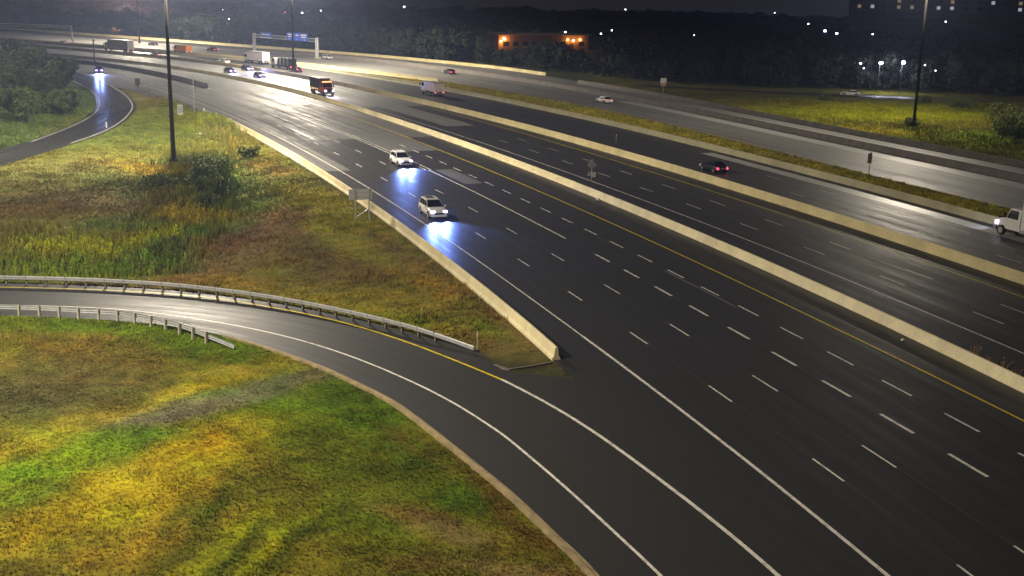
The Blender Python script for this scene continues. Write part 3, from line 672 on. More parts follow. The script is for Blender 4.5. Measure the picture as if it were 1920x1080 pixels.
delineator(15.45, 177.8, 1.0, M_grey, 'thin grey post on top of the middle yellowish barrier', z=1.0)
delineator(-66.2, 188.2, 1.0, M_white, 'small white marker post inside the loop ramp bend', 0.1)
delineator(-2.2, 72.6, 1.25, M_post, 'thin post at the end of the outer ramp guide rail', 0.04)
delineator(-61.9, 214.4, 1.15, M_white, 'short white post left of the white roadside cabinet', 0.1)
delineator(-52.6, 204.9, 1.15, M_white, 'white post nearest to the far end of the cream barrier', 0.1)
delineator(-56.7, 212.3, 1.15, M_white, 'white post right of the slim roadside pole', 0.12)
cab = thing('roadside_cabinet', (-60.9, 211.8, 0), R_(10), 'white roadside cabinet beside the slim pole at the highway edge', 'cabinet')
MB().box(-.42, .42, -.3, .3, 0, 1.55).build('housing', M_white, cab); MB().box(-.46, .46, -.34, .34, 1.55, 1.62, .05, .05).build('roof', M_white, cab); MB().box(-.5, .5, -.4, .4, -.2, .05).build('plinth', M_conc2, cab); MB().box(-.37, .37, -.315, -.3, .12, 1.48).build('door', M_grey, cab)
pole = thing('sensor_pole', (-59.2, 215.0, 0), 0, 'slim pale pole with a small box beside the highway edge', 'pole')
MB().tube((0, 0, -.2), (0, 0, 7.0), .09, .06).build('pole', M_galv, pole); MB().box(-.1, .35, -.2, .12, 3.7, 4.4).build('box', M_grey, pole); MB().tube((0, 0, 6.9), (.9, -.2, 7.0), .035).build('arm', M_galv, pole)
pole = thing('utility_pole', (-120.4, 336.1, 0), 0, 'dark thin pole rising above the car on the loop ramp', 'pole')
MB().tube((0, 0, -.2), (0, 0, 7.2), .22, .16).build('pole', M_rust, pole); MB().box(-.5, .5, -.08, .08, 6.8, 6.95).build('crossarm', M_rust, pole)
sign_post(-85.2, 263.9, R_(5), [('post', MB().box(-.07, .07, -.07, .07, -.2, 2.2), M_rust), ('panel', MB().box(-.55, .55, -.1, -.06, .5, 2.1), mat('dark_sign', (.05, .05, .05), .6))], 'small dark sign at the tip between loop ramp and highway')
# sign gantry
a, b = Vector((-93.5, 421, 0)), Vector((-66.5, 393, 0)); dv = b - a; gl = dv.length
g = thing('sign_gantry', a, math.atan2(dv.y, dv.x), 'overhead sign gantry with two blue signs across the far road', 'gantry')
for x in (0, gl):
    po = MB().tube((x, -.35, -.2), (x, -.35, 6.7), .32, .26).tube((x, .35, -.2), (x, .35, 6.7), .32, .26).build('post', M_galv, g)
    MB().box(x - .6, x + .6, -.9, .9, -.3, .25).build('footing', M_conc2, po)
tr = MB()
for yy in (-.45, .45):
    for zz in (5.3, 6.3): tr.tube((0, yy, zz), (gl, yy, zz), .09, n=6)
kx = 0.0
while kx < gl - 1: tr.tube((kx, -.45, 5.3), (kx + 1.5, -.45, 6.3), .05, n=5).tube((kx + 1.5, .45, 5.3), (kx, .45, 6.3), .05, n=5); kx += 1.5
tr.build('truss_beam', M_galv, g)
def gsign(x0, x1, z0, z1, rows, arrows, strip_=False):
    s_ = MB().box(x0, x1, -.8, -.7, z0, z1).build('sign_panel', M_blue, g)
    w_ = x1 - x0
    for (u0, u1, v0, v1) in rows: MB().box(x0 + u0 * w_, x0 + u1 * w_, -.83, -.803, z0 + v0 * (z1 - z0), z0 + v1 * (z1 - z0)).build('legend', M_white, s_)
    for u in arrows: MB().add([(x0 + u * w_ - .35, -.82, z0 + .6), (x0 + u * w_ + .35, -.82, z0 + .6), (x0 + u * w_, -.82, z0 + .12)], [(0, 1, 2)]).build('arrow', M_white, s_)
gsign(gl * .13, gl * .33, 5.2, 7.3, [(.15, .85, .52, .72), (0.03, .97, .03, .2)], [])
gsign(gl * .57, gl * .89, 5.2, 7.8, [(.06, .34, .66, .84), (.08, .3, .42, .56), (.44, .58, .6, .8), (.68, .95, .66, .84), (.7, .92, .42, .56)], [.12, .5, .86])
# gantry at the far left with the bridge rail
g2 = thing('sign_gantry', (-200, 452, 0), R_(-18), 'pale overhead frame at the upper left edge above the trees', 'gantry')
MB().tube((0, 0, -.2), (0, 0, 7.2), .3).build('post', M_white, g2); MB().tube((36, 0, -.2), (36, 0, 7.2), .3).build('post', M_white, g2)
tr = MB()
for zz in (6.2, 7.1): tr.tube((0, 0, zz), (36, 0, zz), .12, n=6)
for k in range(24): tr.tube((k * 1.5, 0, 6.2 + .9 * (k % 2)), (k * 1.5 + 1.5, 0, 7.1 - .9 * (k % 2)), .05, n=5)
tr.build('truss_beam', M_white, g2)

# ------------------------------------------------------------------ vehicles (local +X is forward)
def wheel_set(t, xs, half, r=0.34, w=0.24):
    tm = MB().tube((0, -w / 2, 0), (0, w / 2, 0), r, r, 18).mesh('tyre', M_tyre, False)
    rm_ = MB().tube((0, -w / 2 - .012, 0), (0, w / 2 + .012, 0), r * .62, r * .62, 12).mesh('rim', M_rim)
    for x in xs:
        for sy in (-1, 1):
            wl = bpy.data.objects.new('wheel', tm); C.objects.link(wl); wl.parent = t; wl.location = (x, sy * (half - w / 2 + .01), r)
            rr = bpy.data.objects.new('rim', rm_); C.objects.link(rr); rr.parent = wl
def ring6(x, hw, zb, zt, in_=0.06, sh=0.10):
    return [(x, -hw + in_, zb), (x, -hw, zb + .18), (x, -hw, zt - sh - .08), (x, -hw + .05, zt - sh * .4), (x, -hw + .2, zt),
            (x, hw - .2, zt), (x, hw - .05, zt - sh * .4), (x, hw, zt - sh - .08), (x, hw, zb + .18), (x, hw - in_, zb)]
def car(x, y, rz, col, kind, label, head=None, tail=None, group=None, sunroof=False, beam=None, white_lens=True):
    t = thing('car' if kind != 'suv' else 'sport_utility_car', (x, y, 0.012), rz, label, 'car', group)
    m = paint(*col)
    if kind == 'suv': L_, hw, hood, belt, roof = 4.75, .96, 1.06, 1.08, 1.74; gh = (-2.32, -2.05, .02, .98)
    else: L_, hw, hood, belt, roof = 4.6, .91, .88, .94, 1.45; gh = (-1.95, -1.15, .05, 1.05)
    h = L_ / 2
    body = MB().loft([ring6(-h, hw - .16, .42, belt - .12), ring6(-h + .1, hw - .06, .32, belt - .02), ring6(-h + .6, hw, .26, belt), ring6(-.3, hw, .24, belt), ring6(.9, hw, .24, hood + .02),
                      ring6(h - .75, hw - .02, .25, hood - .03), ring6(h - .22, hw - .09, .28, hood - .14), ring6(h - .03, hw - .22, .34, hood - .24)]).build('body', m, t, True)
    x0, x1, x2, x3 = gh; gb, gr = hw - .08, hw - .27
    def gring(z, f): # f 0 at belt, 1 at roof
        a = x0 + (x1 - x0) * f; b_ = x3 + (x2 - x3) * f; w_ = gb + (gr - gb) * f
        return [(a, -w_, z), (b_, -w_, z), (b_, w_, z), (a, w_, z)]
    zr = roof - .06
    MB().loft([gring(belt - .06, 0), gring(zr, 1), [(x1 + .12, -gr + .1, roof), (x2 - .14, -gr + .1, roof), (x2 - .14, gr - .1, roof), (x1 + .12, gr - .1, roof)]]).build('cabin', m, t)
    def gp(u, v, side): # point on side glass plane
        a = gring(belt + .02 + (zr - belt - .07) * v, .06 + .88 * v); xa = a[0][0] + (a[1][0] - a[0][0]) * u
        return (xa, side * (abs(a[0][1]) + .008), a[0][2])
    cuts = ((.06, .34), (.37, .66), (.69, .95)) if kind == 'suv' else ((.08, .47), (.51, .93))
    for sd in (-1, 1):
        for u0, u1 in cuts:
            q = [gp(u0, .05, sd), gp(u1, .05, sd), gp(u1, .93, sd), gp(u0, .93, sd)]
            MB().add(q + [(a[0], a[1] - sd * .03, a[2]) for a in q], [(0, 1, 2, 3), (7, 6, 5, 4), (0, 4, 5, 1), (1, 5, 6, 2), (2, 6, 7, 3), (3, 7, 4, 0)]).build('side_window', M_glass, t)
    def screen(f_x, nm, out):
        q = []
        for v, wv in ((.06, .97), (.97, .93)):
            a = gring(belt - .06 + (zr - belt + .06) * v, v); xx = (a[1] if f_x else a[0])[0] + out; w_ = a[1][2] and abs(a[1][1]) * wv
            q.append([(xx, -w_, a[0][2]), (xx, w_, a[0][2])])
        pts = [q[0][0], q[0][1], q[1][1], q[1][0]]; dx = -.03 if f_x else .03
        MB().add(pts + [(a[0] + dx, a[1], a[2]) for a in pts], [(0, 1, 2, 3), (7, 6, 5, 4), (0, 4, 5, 1), (1, 5, 6, 2), (2, 6, 7, 3), (3, 7, 4, 0)]).build(nm, M_glass, t)
    screen(True, 'windscreen', .015); screen(False, 'rear_window', -.015)
    if sunroof:
        for xa in (x1 + .35, x1 + 1.0): MB().box(xa, xa + .42, -gr + .28, gr - .28, roof - .01, roof + .012).build('sunroof', M_glass, t)
    if kind == 'suv':
        for sd in (-1, 1): MB().box(x1 + .2, x2 - .3, sd * (gr - .08) - .02, sd * (gr - .08) + .02, roof - .01, roof + .05).build('roof_rail', M_grey, t)
    for sd in (-1, 1):
        MB().box(.72, .92, sd * (hw + .1) - .1, sd * (hw + .1) + .1, belt - .03, belt + .13, .03, .02).build('mirror', m, t)
        for xa in (1.45, -1.42): MB().tube((xa, sd * (hw - .02), .36), (xa, sd * (hw + .006), .36), .42, n=18).build('wheel_arch', M_black, t)
    zl = hood - .26
    for sd in (-1, 1):
        a = sd * (hw - .32)
        MB().box(h - .30, h + .0, a - .25, a + .25, zl - .12, zl + .12, .04, .03).build('headlight', head or M_lens, t)
        a = sd * (hw - .22)
        MB().box(-h - .02, -h + .12, a - .13, a + .13, belt - .36, belt - .12).build('tail_light', tail or M_red, t)
    MB().box(h - .12, h + .015, -.5, .5, .52, zl - .1).build('grille', M_black, t)
    MB().box(h - .25, h + .05, -hw + .14, hw - .14, .30, .5, .05, .05).build('front_bumper', m, t)
    MB().box(-h - .05, -h + .25, -hw + .12, hw - .12, .34, .56, .04, .05).build('rear_bumper', m, t)
    MB().box(h + .016, h + .03, -.26, .26, .40, .52).build('front_plate', M_white, t); MB().box(-h - .04, -h - .01, -.26, .26, .64, .76).build('rear_plate', M_white, t)
    wheel_set(t, (1.45, -1.42), hw, .35)
    if beam:
        for sd in (-1, 1): lamp('SPOT', 'headlight_beam', t, (h + .1, sd * (hw - .32), zl), beam[0], beam[1], .09, R_(78), .8, (1, 0.0, -beam[2]))
    return t
def truck_cab(t, m, x0, x1, hw, z0, z1, head=None, marker=None, hoodlen=0.0):
    """cab from x0 to x1, optional bonnet in front"""
    MB().loft([[(x0, -hw, z0), (x1, -hw, z0), (x1, hw, z0), (x0, hw, z0)], [(x0, -hw, z0 + (z1 - z0) * .5), (x1, -hw, z0 + (z1 - z0) * .5), (x1, hw, z0 + (z1 - z0) * .5), (x0, hw, z0 + (z1 - z0) * .5)],
               [(x0, -hw + .1, z1), (x1 - .45, -hw + .12, z1), (x1 - .45, hw - .12, z1), (x0, hw - .1, z1)]]).build('cab', m, t)
    zb = z0 + (z1 - z0) * .52
    q = [(x1 + .012, -hw + .12, zb), (x1 + .012, hw - .12, zb), (x1 - .36, hw - .2, z1 - .12), (x1 - .36, -hw + .2, z1 - .12)]
    MB().add(q + [(a[0] - .04, a[1], a[2]) for a in q], [(0, 1, 2, 3), (7, 6, 5, 4), (0, 4, 5, 1), (1, 5, 6, 2), (2, 6, 7, 3), (3, 7, 4, 0)]).build('windscreen', M_glass, t)
    for sd in (-1, 1):
        ya, yb = sd * (hw + .012), sd * (hw - .07)
        q = [(x0 + .35, ya, zb), (x1 - .2, ya, zb), (x1 - .5, yb, z1 - .18), (x0 + .35, yb, z1 - .18)]
        MB().add(q + [(a[0], a[1] - sd * .04, a[2]) for a in q], [(0, 1, 2, 3), (7, 6, 5, 4), (0, 4, 5, 1), (1, 5, 6, 2), (2, 6, 7, 3), (3, 7, 4, 0)]).build('side_window', M_glass, t)
        MB().box(x1 - .1, x1 + .05, sd * (hw + .22) - .12, sd * (hw + .22) + .12, zb + .05, zb + .6).build('mirror', M_black, t)
    xf = x1 + hoodlen
    if hoodlen:
        MB().loft([[(x1, -hw + .1, z0), (x1, hw - .1, z0), (x1, hw - .14, zb - .02), (x1, -hw + .14, zb - .02)], [(x1 + hoodlen * .7, -hw + .16, z0), (x1 + hoodlen * .7, hw - .16, z0), (x1 + hoodlen * .7, hw - .3, zb - .22), (x1 + hoodlen * .7, -hw + .3, zb - .22)],
                   [(xf, -hw + .22, z0), (xf, hw - .22, z0), (xf, hw - .42, zb - .45), (xf, -hw + .42, zb - .45)]]).build('bonnet', m, t)
    MB().box(xf - .1, xf + .04, -.62, .62, z0 + .15, z0 + .95).build('grille', M_black, t)
    MB().box(xf - .15, xf + .14, -hw + .02, hw - .02, z0 - .25, z0 + .1).build('front_bumper', M_grey, t)
    for sd in (-1, 1): MB().box(xf - .2, xf + .1, sd * (hw - .32) - .24, sd * (hw - .32) + .24, z0 + .2, z0 + .58).build('headlight', head or M_lens, t)
    if marker:
        for k in range(5): MB().box(x1 - .5, x1 - .28, -hw + .3 + k * (2 * hw - .6) / 4 - .16, -hw + .3 + k * (2 * hw - .6) / 4 + .16, z1 - .02, z1 + .16).build('marker_light', marker, t)
def lorry(x, y, rz, label, cargo='box', cabm=None, boxm=None, head=None, tail=None, marker=None, length_=9.0, hoodlen=0.0, beam=None, stripe=None, name='truck', box_h=3.6, group=None):
    t = thing(name, (x, y, 0.012), rz, label, 'truck', group); hw = 1.2; h = length_ / 2
    xc = h - 2.0 - hoodlen
    truck_cab(t, cabm or M_white, xc, xc + 2.0, hw - .05, .75, 2.9, head, marker, hoodlen)
    MB().box(-h, xc + .2, -.45, .45, .62, .86).build('chassis', M_black, t)
    bx1 = xc - .25
    if cargo == 'box':
        bo = MB().box(-h, bx1, -hw - .05, hw + .05, 1.05, box_h).build('cargo_box', boxm or M_white, t)
        MB().box(-h - .03, -h, -hw + .08, -.03, 1.2, box_h - .15).build('rear_door', boxm or M_white, bo); MB().box(-h - .03, -h, .03, hw - .08, 1.2, box_h - .15).build('rear_door', boxm or M_white, bo)
        for z in (1.05, box_h): MB().box(-h - .02, bx1 + .02, -hw - .08, hw + .08, z - .06, z + .06).build('edge_rail', M_galv, bo)
    elif cargo == 'dump':
        bo = MB().box(-h, bx1, -hw - .05, hw + .05, 1.1, box_h, -.12, -.05).build('dump_body', boxm or M_grey, t)
        for k in range(6):
            xr = -h + .3 + k * (bx1 + h - .6) / 5
            for sd in (-1, 1): MB().box(xr - .06, xr + .06, sd * (hw + .06) - .07, sd * (hw + .06) + .07, 1.15, box_h + .03).build('rib', M_black, bo)
    elif cargo == 'flat':
        bo = MB().box(-h, bx1, -hw, hw, .95, 1.15).build('flatbed', M_black, t)
        MB().box(bx1 - .12, bx1, -hw, hw, 1.15, 2.4).build('headboard', M_grey, bo)
        for k in range(4):
            xr = -h + .2 + k * (bx1 + h - .6) / 4; MB().box(xr, xr + 1.15, -hw + .1, hw - .1, 1.15, box_h - .15 * (k % 2), .08, .08).build('load_crate', boxm or M_grey, bo)
    if stripe:
        for sd in (-1, 1): MB().box(-h + .1, bx1 - .1, sd * (hw + .055) - .012, sd * (hw + .055) + .012, 1.2, 1.42).build('side_stripe', stripe, t)
    for sd in (-1, 1):
        MB().box(-h - .06, -h + .05, sd * (hw - .25) - .2, sd * (hw - .25) + .2, .78, 1.0).build('tail_light', tail or M_red, t)
        MB().tube((xc - .9, sd * (hw - .2), .8), (xc - .1, sd * (hw - .2), .8), .28, n=12).build('fuel_tank', M_rim, t)
        MB().box(-h - .04, -h - .01, sd * .8 - .3, sd * .8 + .3, .3, .75).build('mud_flap', M_black, t)
    MB().box(-h - .05, -h + .05, -hw, hw, .55, .68).build('rear_bumper', M_grey, t)
    wheel_set(t, (h - .95, -h + 1.0, -h + 2.25), hw, .5, .34)
    if beam:
        for sd in (-1, 1): lamp('SPOT', 'headlight_beam', t, (h + .3, sd * .85, 1.1), beam[0], beam[1], .12, R_(70), .6, (1, 0, -beam[2]))
    return t
def pose(x, y, toward):
    s, o = to_so(x, y); a = heading(s); return a + (math.pi if toward else 0)
BLUE = (0.19, 0.31, 1.0)
white = ('white', (0.72, 0.71, 0.69)); dark = ('dark', (0.02, 0.02, 0.025)); silver = ('silver', (0.42, 0.42, 0.44), 0.25); redc = ('maroon', (0.16, 0.02, 0.03))
car(-8.4, 118.9, pose(-8.4, 118.9, True), white, 'suv', 'white sport utility car with sunroof panels, nearest oncoming car by the cream barrier', head=M_head, sunroof=True, beam=(4300, BLUE, 0.045))
car(-15.2, 154.6, pose(-15.2, 154.6, True), white, 'suv', 'white sport utility car beside the double white line, second oncoming car', head=M_head, beam=(4300, BLUE, 0.045))
lorry(-42.6, 257.5, pose(-42, 256, True), 'dark dump truck with glowing orange roof lights and yellow side lights as a glowing stripe, oncoming', 'dump', paint('truck_orange_lit', (.42, .09, .02)), mat('dump_body_dark', (.05, .05, .045), .6), head=M_head, marker=M_amber, stripe=emit('yellow_side_glow', (1.0, .5, .05), 1.2), beam=(1500, (.8, .7, 1.0), .2), hoodlen=1.1, length_=9.2)  # cab colour carries orange lamp light; glowing stripe stands for side lights
for (x, y, lb) in ((-77.4, 317.5, 'oncoming car with blue-violet headlights, left one of the close pair'), (-75.0, 327.5, 'oncoming car with blue-violet headlights, just behind the close pair'), (-66.3, 303.3, 'oncoming car with blue-violet headlights driving alone ahead of the pair')):
    car(x, y, pose(x, y, True), dark, 'sedan', lb, head=M_headb, beam=(3600, (.30, .32, 1.0), .07), group='oncoming cars in the distance')
car(-108.8, 306.5, math.atan2(-36, 13), dark, 'suv', 'car with bright violet headlights coming round the loop ramp', head=M_headb, beam=(6000, (.30, .40, 1.0), .05))
lorry(-79.0, 358.0, pose(-79, 358, False), 'white box truck with red upper edge driving away under the sign gantry', 'box', M_white, mat('box_lilac_white', (.55, .50, .55), .5), tail=M_taild, length_=11, name='box_truck')
lorry(-66.5, 337.0, pose(-66.5, 337, False), 'dark flatbed truck with a pale cab driving away beside the median', 'flat', paint('truck_cream', (.6, .58, .5)), mat('dark_load', (.05, .055, .055), .7), tail=M_tail, length_=11.5, box_h=3.2, name='flatbed_truck')
car(-61.0, 325.6, pose(-61, 325.6, False), dark, 'sedan', 'car with bright red tail lights close behind the dark flatbed truck', tail=M_tail)
lorry(-18.7, 261.5, pose(-18.7, 261, False), 'small white box truck with pinkish rear light driving away past the median', 'box', paint('truck_white', (.7, .69, .66)), mat('box_pinkish', (.74, .60, .56), .5), tail=M_taild, length_=7.6, box_h=2.9, name='box_truck')
car(-18.9, 330.3, pose(-18.9, 330, False), dark, 'sedan', 'small dark car with red tail lights alone before the dark woods', tail=M_tail)
car(-62.6, 388.2, pose(-62.6, 388, False), silver, 'sedan', 'pale car with soft red tail lights right of the gantry post', tail=M_taild)
car(-108.7, 421.3, pose(-108, 421, False), redc, 'sedan', 'car with glowing red tail lights left of the sign gantry', tail=M_tail)
car(-139.5, 453.3, pose(-139, 453, False), silver, 'sedan', 'faint car with reddish tail lights in the haze behind the tall mast', tail=M_taild)
car(-116.9, 382.6, pose(-117, 382, False), silver, 'sedan', 'small car with red tail lights just left of the tall mast in the haze', tail=M_tail)
lorry(-113.0, 399.3, pose(-117, 399, False), 'short orange truck just right of the tall mast in the haze', 'box', paint('truck_orange', (.6, .3, .05)), M_orange, tail=M_taild, length_=7, box_h=3.0)
lorry(-137.5, 408.0, pose(-135, 406, False), 'long grey trailer truck with a pale lit rear in the far haze', 'box', M_white, mat('trailer_grey', (.35, .35, .36), .5), tail=M_taild, length_=14, box_h=3.9)
car(-171.6, 446.7, pose(-171, 446, False), silver, 'sedan', 'tiny car with red lights farthest left in the haze', tail=M_taild)
car(-88.3, 355.3, pose(-88, 355, False), silver, 'sedan', 'small pale car with warm tail light left of the white box truck', tail=M_taild)
car(18.9, 252.0, pose(18.9, 252, False), white, 'sedan', 'white car driving away alone on the far road below the dark woods', tail=M_taild)
car(26.6, 154.6, pose(26.6, 154, False), dark, 'sedan', 'dark car with red tail lights beside the yellowish barrier', tail=M_tail)
car(80.9, 284.6, math.atan2(5.2, -20), white, 'sedan', 'white car on the service road at the top of the field', tail=M_red, head=M_lens)
lorry(51.95, 110.6, pose(49, 112, False), 'white bonneted truck with tall box entering at the right edge', 'box', M_white, M_white, head=M_head, length_=12.5, hoodlen=1.5, box_h=3.9, beam=(450, (.7, .78, 1.0), .1), name='bonneted_truck')
lorry(-215, 470, R_(170), 'white truck with red lights on the far road at the upper left edge', 'box', M_white, mat('box_red', (.5, .08, .08), .5), tail=M_tail, length_=12, box_h=3.6)

# ------------------------------------------------------------------ trees and shrubs
def leaf_mat(name, col, col2):
    m, n, l, p = new_mat(name); oi = n.new('ShaderNodeNewGeometry'); nz = n.new('ShaderNodeTexNoise'); nz.inputs['Scale'].default_value = 0.9; nz.inputs['Detail'].default_value = 3
    l.new(oi.outputs['Position'], nz.inputs['Vector'])
    mx = n.new('ShaderNodeMix'); mx.data_type = 'RGBA'; mx.inputs[6].default_value = (*col, 1); mx.inputs[7].default_value = (*col2, 1)
    r = n.new('ShaderNodeMapRange'); r.inputs[1].default_value = .35; r.inputs[2].default_value = .65; l.new(nz.outputs['Fac'], r.inputs[0]); l.new(r.outputs[0], mx.inputs[0])
    l.new(mx.outputs[2], p.inputs['Base Color']); p.inputs['Roughness'].default_value = .8; p.inputs['Specular IOR Level'].default_value = .2
    MATS[name] = m; return m
M_leaf = leaf_mat('leaves_green', (.06, .085, .03), (.13, .16, .05)); M_leafd = leaf_mat('leaves_dark', (.035, .048, .026), (.08, .10, .045)); M_leafw = leaf_mat('leaves_woods', (.018, .026, .016), (.04, .05, .028)); M_leafy = leaf_mat('leaves_olive', (.07, .09, .025), (.14, .16, .045))
def crown_mesh(name, h, rx, base, nleaf, leaf, m, seed, lobes=9):
    r = np.random.default_rng(seed)
    cen = np.c_[r.normal(0, rx * .42, lobes), r.normal(0, rx * .42, lobes), base + (h - base) * r.uniform(.15, .85, lobes)]
    rad_ = r.uniform(.32, .6, lobes) * rx * (1.15 - .5 * (cen[:, 2] - base) / (h - base))
    k = r.integers(0, lobes, nleaf); d = r.normal(size=(nleaf, 3)); d /= np.linalg.norm(d, axis=1)[:, None]
    p_ = cen[k] + d * (rad_[k] * r.uniform(.55, 1.08, nleaf) ** .6)[:, None] * [1, 1, .9]
    p_[:, 2] = np.maximum(p_[:, 2], base * .6)
    a = r.normal(size=(nleaf, 3)); a /= np.linalg.norm(a, axis=1)[:, None]; b = np.cross(a, r.normal(size=(nleaf, 3))); b /= np.linalg.norm(b, axis=1)[:, None]
    sz = leaf * r.uniform(.6, 1.4, nleaf)[:, None]
    V = np.stack([p_ - a * sz, p_ + b * sz * .6, p_ + a * sz, p_ - b * sz * .6], 1).reshape(-1, 3)
    me = bpy.data.meshes.new(name); me.from_pydata(V.tolist(), [], (np.arange(nleaf * 4).reshape(-1, 4)).tolist()); me.materials.append(m); return me, cen
def tree(x, y, h, rx, label, m, seed, nleaf=2600, leaf=.22, base=None, z=0.0, cat='tree', name='leafy_tree', group=None):
    base = h * .25 if base is None else base
    t = thing(name, (x, y, z), 0, label, cat, group)
    me, cen = crown_mesh('crown', h, rx, base, nleaf, leaf, m, seed)
    o = bpy.data.objects.new('crown', me); C.objects.link(o); o.parent = t
    b = MB(); tr_ = max(.03, h * .02); b.tube((0, 0, -.3), (0, 0, base + (h - base) * .4), tr_, tr_ * .5, 8)
    for c in cen: b.tube((0, 0, base * .6 + .2 * c[2]), tuple(c), tr_ * .45, tr_ * .15, 5)
    b.build('trunk', M_bark, t); return t
TL = 'trees at the left edge inside the loop ramp'
for i, (x, y, h, r, m_, lb) in enumerate((
        (-83.5, 195, 5.2, 4.6, M_leaf, 'round bushy green tree in front of the left edge group'), (-80.5, 207, 4.6, 3.8, M_leaf, 'low green tree nearest the loop ramp, right of the front group'),
        (-92, 214, 8.5, 5.8, M_leafd, 'tall dark tree at the left edge behind the round bushy tree'), (-94, 233, 8.5, 5.6, M_leafd, 'dark tree in the middle of the left edge group'),
        (-106, 249, 9.5, 6.5, M_leafd, 'large dark tree at the left edge below the overhead frame'), (-100.5, 256, 7.0, 5.0, M_leafd, 'small dark tree at the right end of the left edge group, before the road'),
        (-122, 286, 9.5, 6.5, M_leafd, 'farthest dark tree of the left edge group, in the haze'), (-86, 183, 4.6, 4.2, M_leafd, 'dark shrubby tree cut by the left picture edge'))):
    tree(x, y, h, r, lb, m_, 100 + i, 4200, .24, h * .08, group=TL)
for i, (x, y, h, r, lb) in enumerate(((90.5, 216, 5.0, 3.6, 'largest olive shrub at the right edge of the field'), (86.5, 205, 3.4, 2.8, 'lower green shrub in front of the largest shrub at the right edge'), (83, 192.5, 2.6, 2.6, 'dark shrub nearest the far ramp at the right edge'),
        (97, 226, 3.2, 3.4, 'grey-green shrub behind the largest shrub at the right edge'), (97, 256, 1.8, 3.0, 'wide low shrub below the service road, right of the mast'), (93.8, 268, 1.5, 2.0, 'small round shrub just right of the field mast near the service road'), (71, 268, 1.4, 1.8, 'small dark shrub below the white car on the service road'), (73.5, 217, 1.6, 1.8, 'small bluish shrub at the foot of the field mast'))):
    tree(x, y, h, r, lb, M_leafy if i in (0, 1, 3) else M_leaf, 140 + i, 1800, .16, .15, cat='shrub', name='shrub')
tree(-36.7, 160.3, 1.9, 1.3, 'small round dark green bush alone below the cream barrier', M_leaf, 160, 1400, .14, .1, z=-.6, cat='shrub', name='shrub')
for i, (x, y, h, r, lb) in enumerate(((-40.5, 151, 2.3, 2.3, 'dark bush in the ditch just right of the tall mast'), (-38.5, 141, 2.4, 2.6, 'broad green bush in the middle of the ditch'), (-35.5, 134, 2.2, 2.2, 'green bush at the lower bend of the ditch'), (-42.5, 138, 1.7, 2.2, 'low dark bush on the left side of the ditch'), (-33.5, 125, 1.9, 1.6, 'narrow green bush at the end of the ditch above the bare earth'))):
    tree(x, y, h, r, lb, M_leaf, 170 + i, 2200, .15, .1, z=-1.2, cat='shrub', name='shrub')

# far woods: one dark mass of trees beyond the highway
def gn_scatter(name, pts, sizes, rots, cols, src, label, cat):
    me = bpy.data.meshes.new(name); me.from_pydata(np.asarray(pts).tolist(), [], [])
    a = me.attributes.new('size', 'FLOAT_VECTOR', 'POINT'); a.data.foreach_set('vector', np.asarray(sizes, float).ravel())
    a = me.attributes.new('turn', 'FLOAT_VECTOR', 'POINT'); a.data.foreach_set('vector', np.asarray(rots, float).ravel())
    a = me.attributes.new('pick', 'INT', 'POINT'); a.data.foreach_set('value', rng.integers(0, len(src), len(pts)).astype(np.int32))
    if cols is not None:
        a = me.attributes.new('growth', 'FLOAT_COLOR', 'POINT'); a.data.foreach_set('color', np.c_[cols, np.ones(len(cols))].ravel())
    o = bpy.data.objects.new(name, me); C.objects.link(o)
    ng = bpy.data.node_groups.new(name, 'GeometryNodeTree'); ng.interface.new_socket('Geometry', in_out='INPUT', socket_type='NodeSocketGeometry'); ng.interface.new_socket('Geometry', in_out='OUTPUT', socket_type='NodeSocketGeometry')
    N = ng.nodes; Lk = ng.links; gi = N.new('NodeGroupInput'); go = N.new('NodeGroupOutput')
    ip = N.new('GeometryNodeInstanceOnPoints'); Lk.new(gi.outputs[0], ip.inputs['Points'])
    g2i = N.new('GeometryNodeGeometryToInstance')
    for so_ in reversed(src):
        oi = N.new('GeometryNodeObjectInfo'); oi.inputs[0].default_value = so_; oi.inputs['As Instance'].default_value = True
        Lk.new(oi.outputs['Geometry'], g2i.inputs[0])
    Lk.new(g2i.outputs[0], ip.inputs['Instance']); ip.inputs['Pick Instance'].default_value = True
    def attr(nm, dt):
        q = N.new('GeometryNodeInputNamedAttribute'); q.data_type = dt; q.inputs[0].default_value = nm; return q.outputs[0]
    Lk.new(attr('pick', 'INT'), ip.inputs['Instance Index'])
    Lk.new(attr('size', 'FLOAT_VECTOR'), ip.inputs['Scale']); Lk.new(attr('turn', 'FLOAT_VECTOR'), ip.inputs['Rotation'])
    Lk.new(ip.outputs[0], go.inputs[0])
    md = o.modifiers.new('scatter', 'NODES'); md.node_group = ng
    return tag(o, label, cat, kind='stuff')
def source(name, me): return bpy.data.objects.new(name, me)
src = []
for k in range(3):
    me, _ = crown_mesh('wood_crown', 11, 4.2, 1.0, 900, .55, M_leafw, 300 + k, 12); src.append(source('wood_tree', me))
WF = np.array([(-260, 640), (-180, 560), (-120, 480), (-67.4, 428), (-37.6, 399), (-11.8, 379), (12.7, 347), (26.9, 331), (39.1, 312), (52.4, 309), (63.7, 304), (85.5, 303), (105.6, 298), (123.8, 290), (200, 270), (330, 240)])
pts = []
for q in resample(WF, 110): pts.append((q[0] + rng.normal(0, 1.5), q[1] + 3 + rng.uniform(-1, 3)))
for q in resample(WF, 110): pts.append((q[0] + rng.normal(0, 2), q[1] + 10 + rng.uniform(-2, 4)))
HOLE = [(12, 474, 27, 26)]
tries = 0
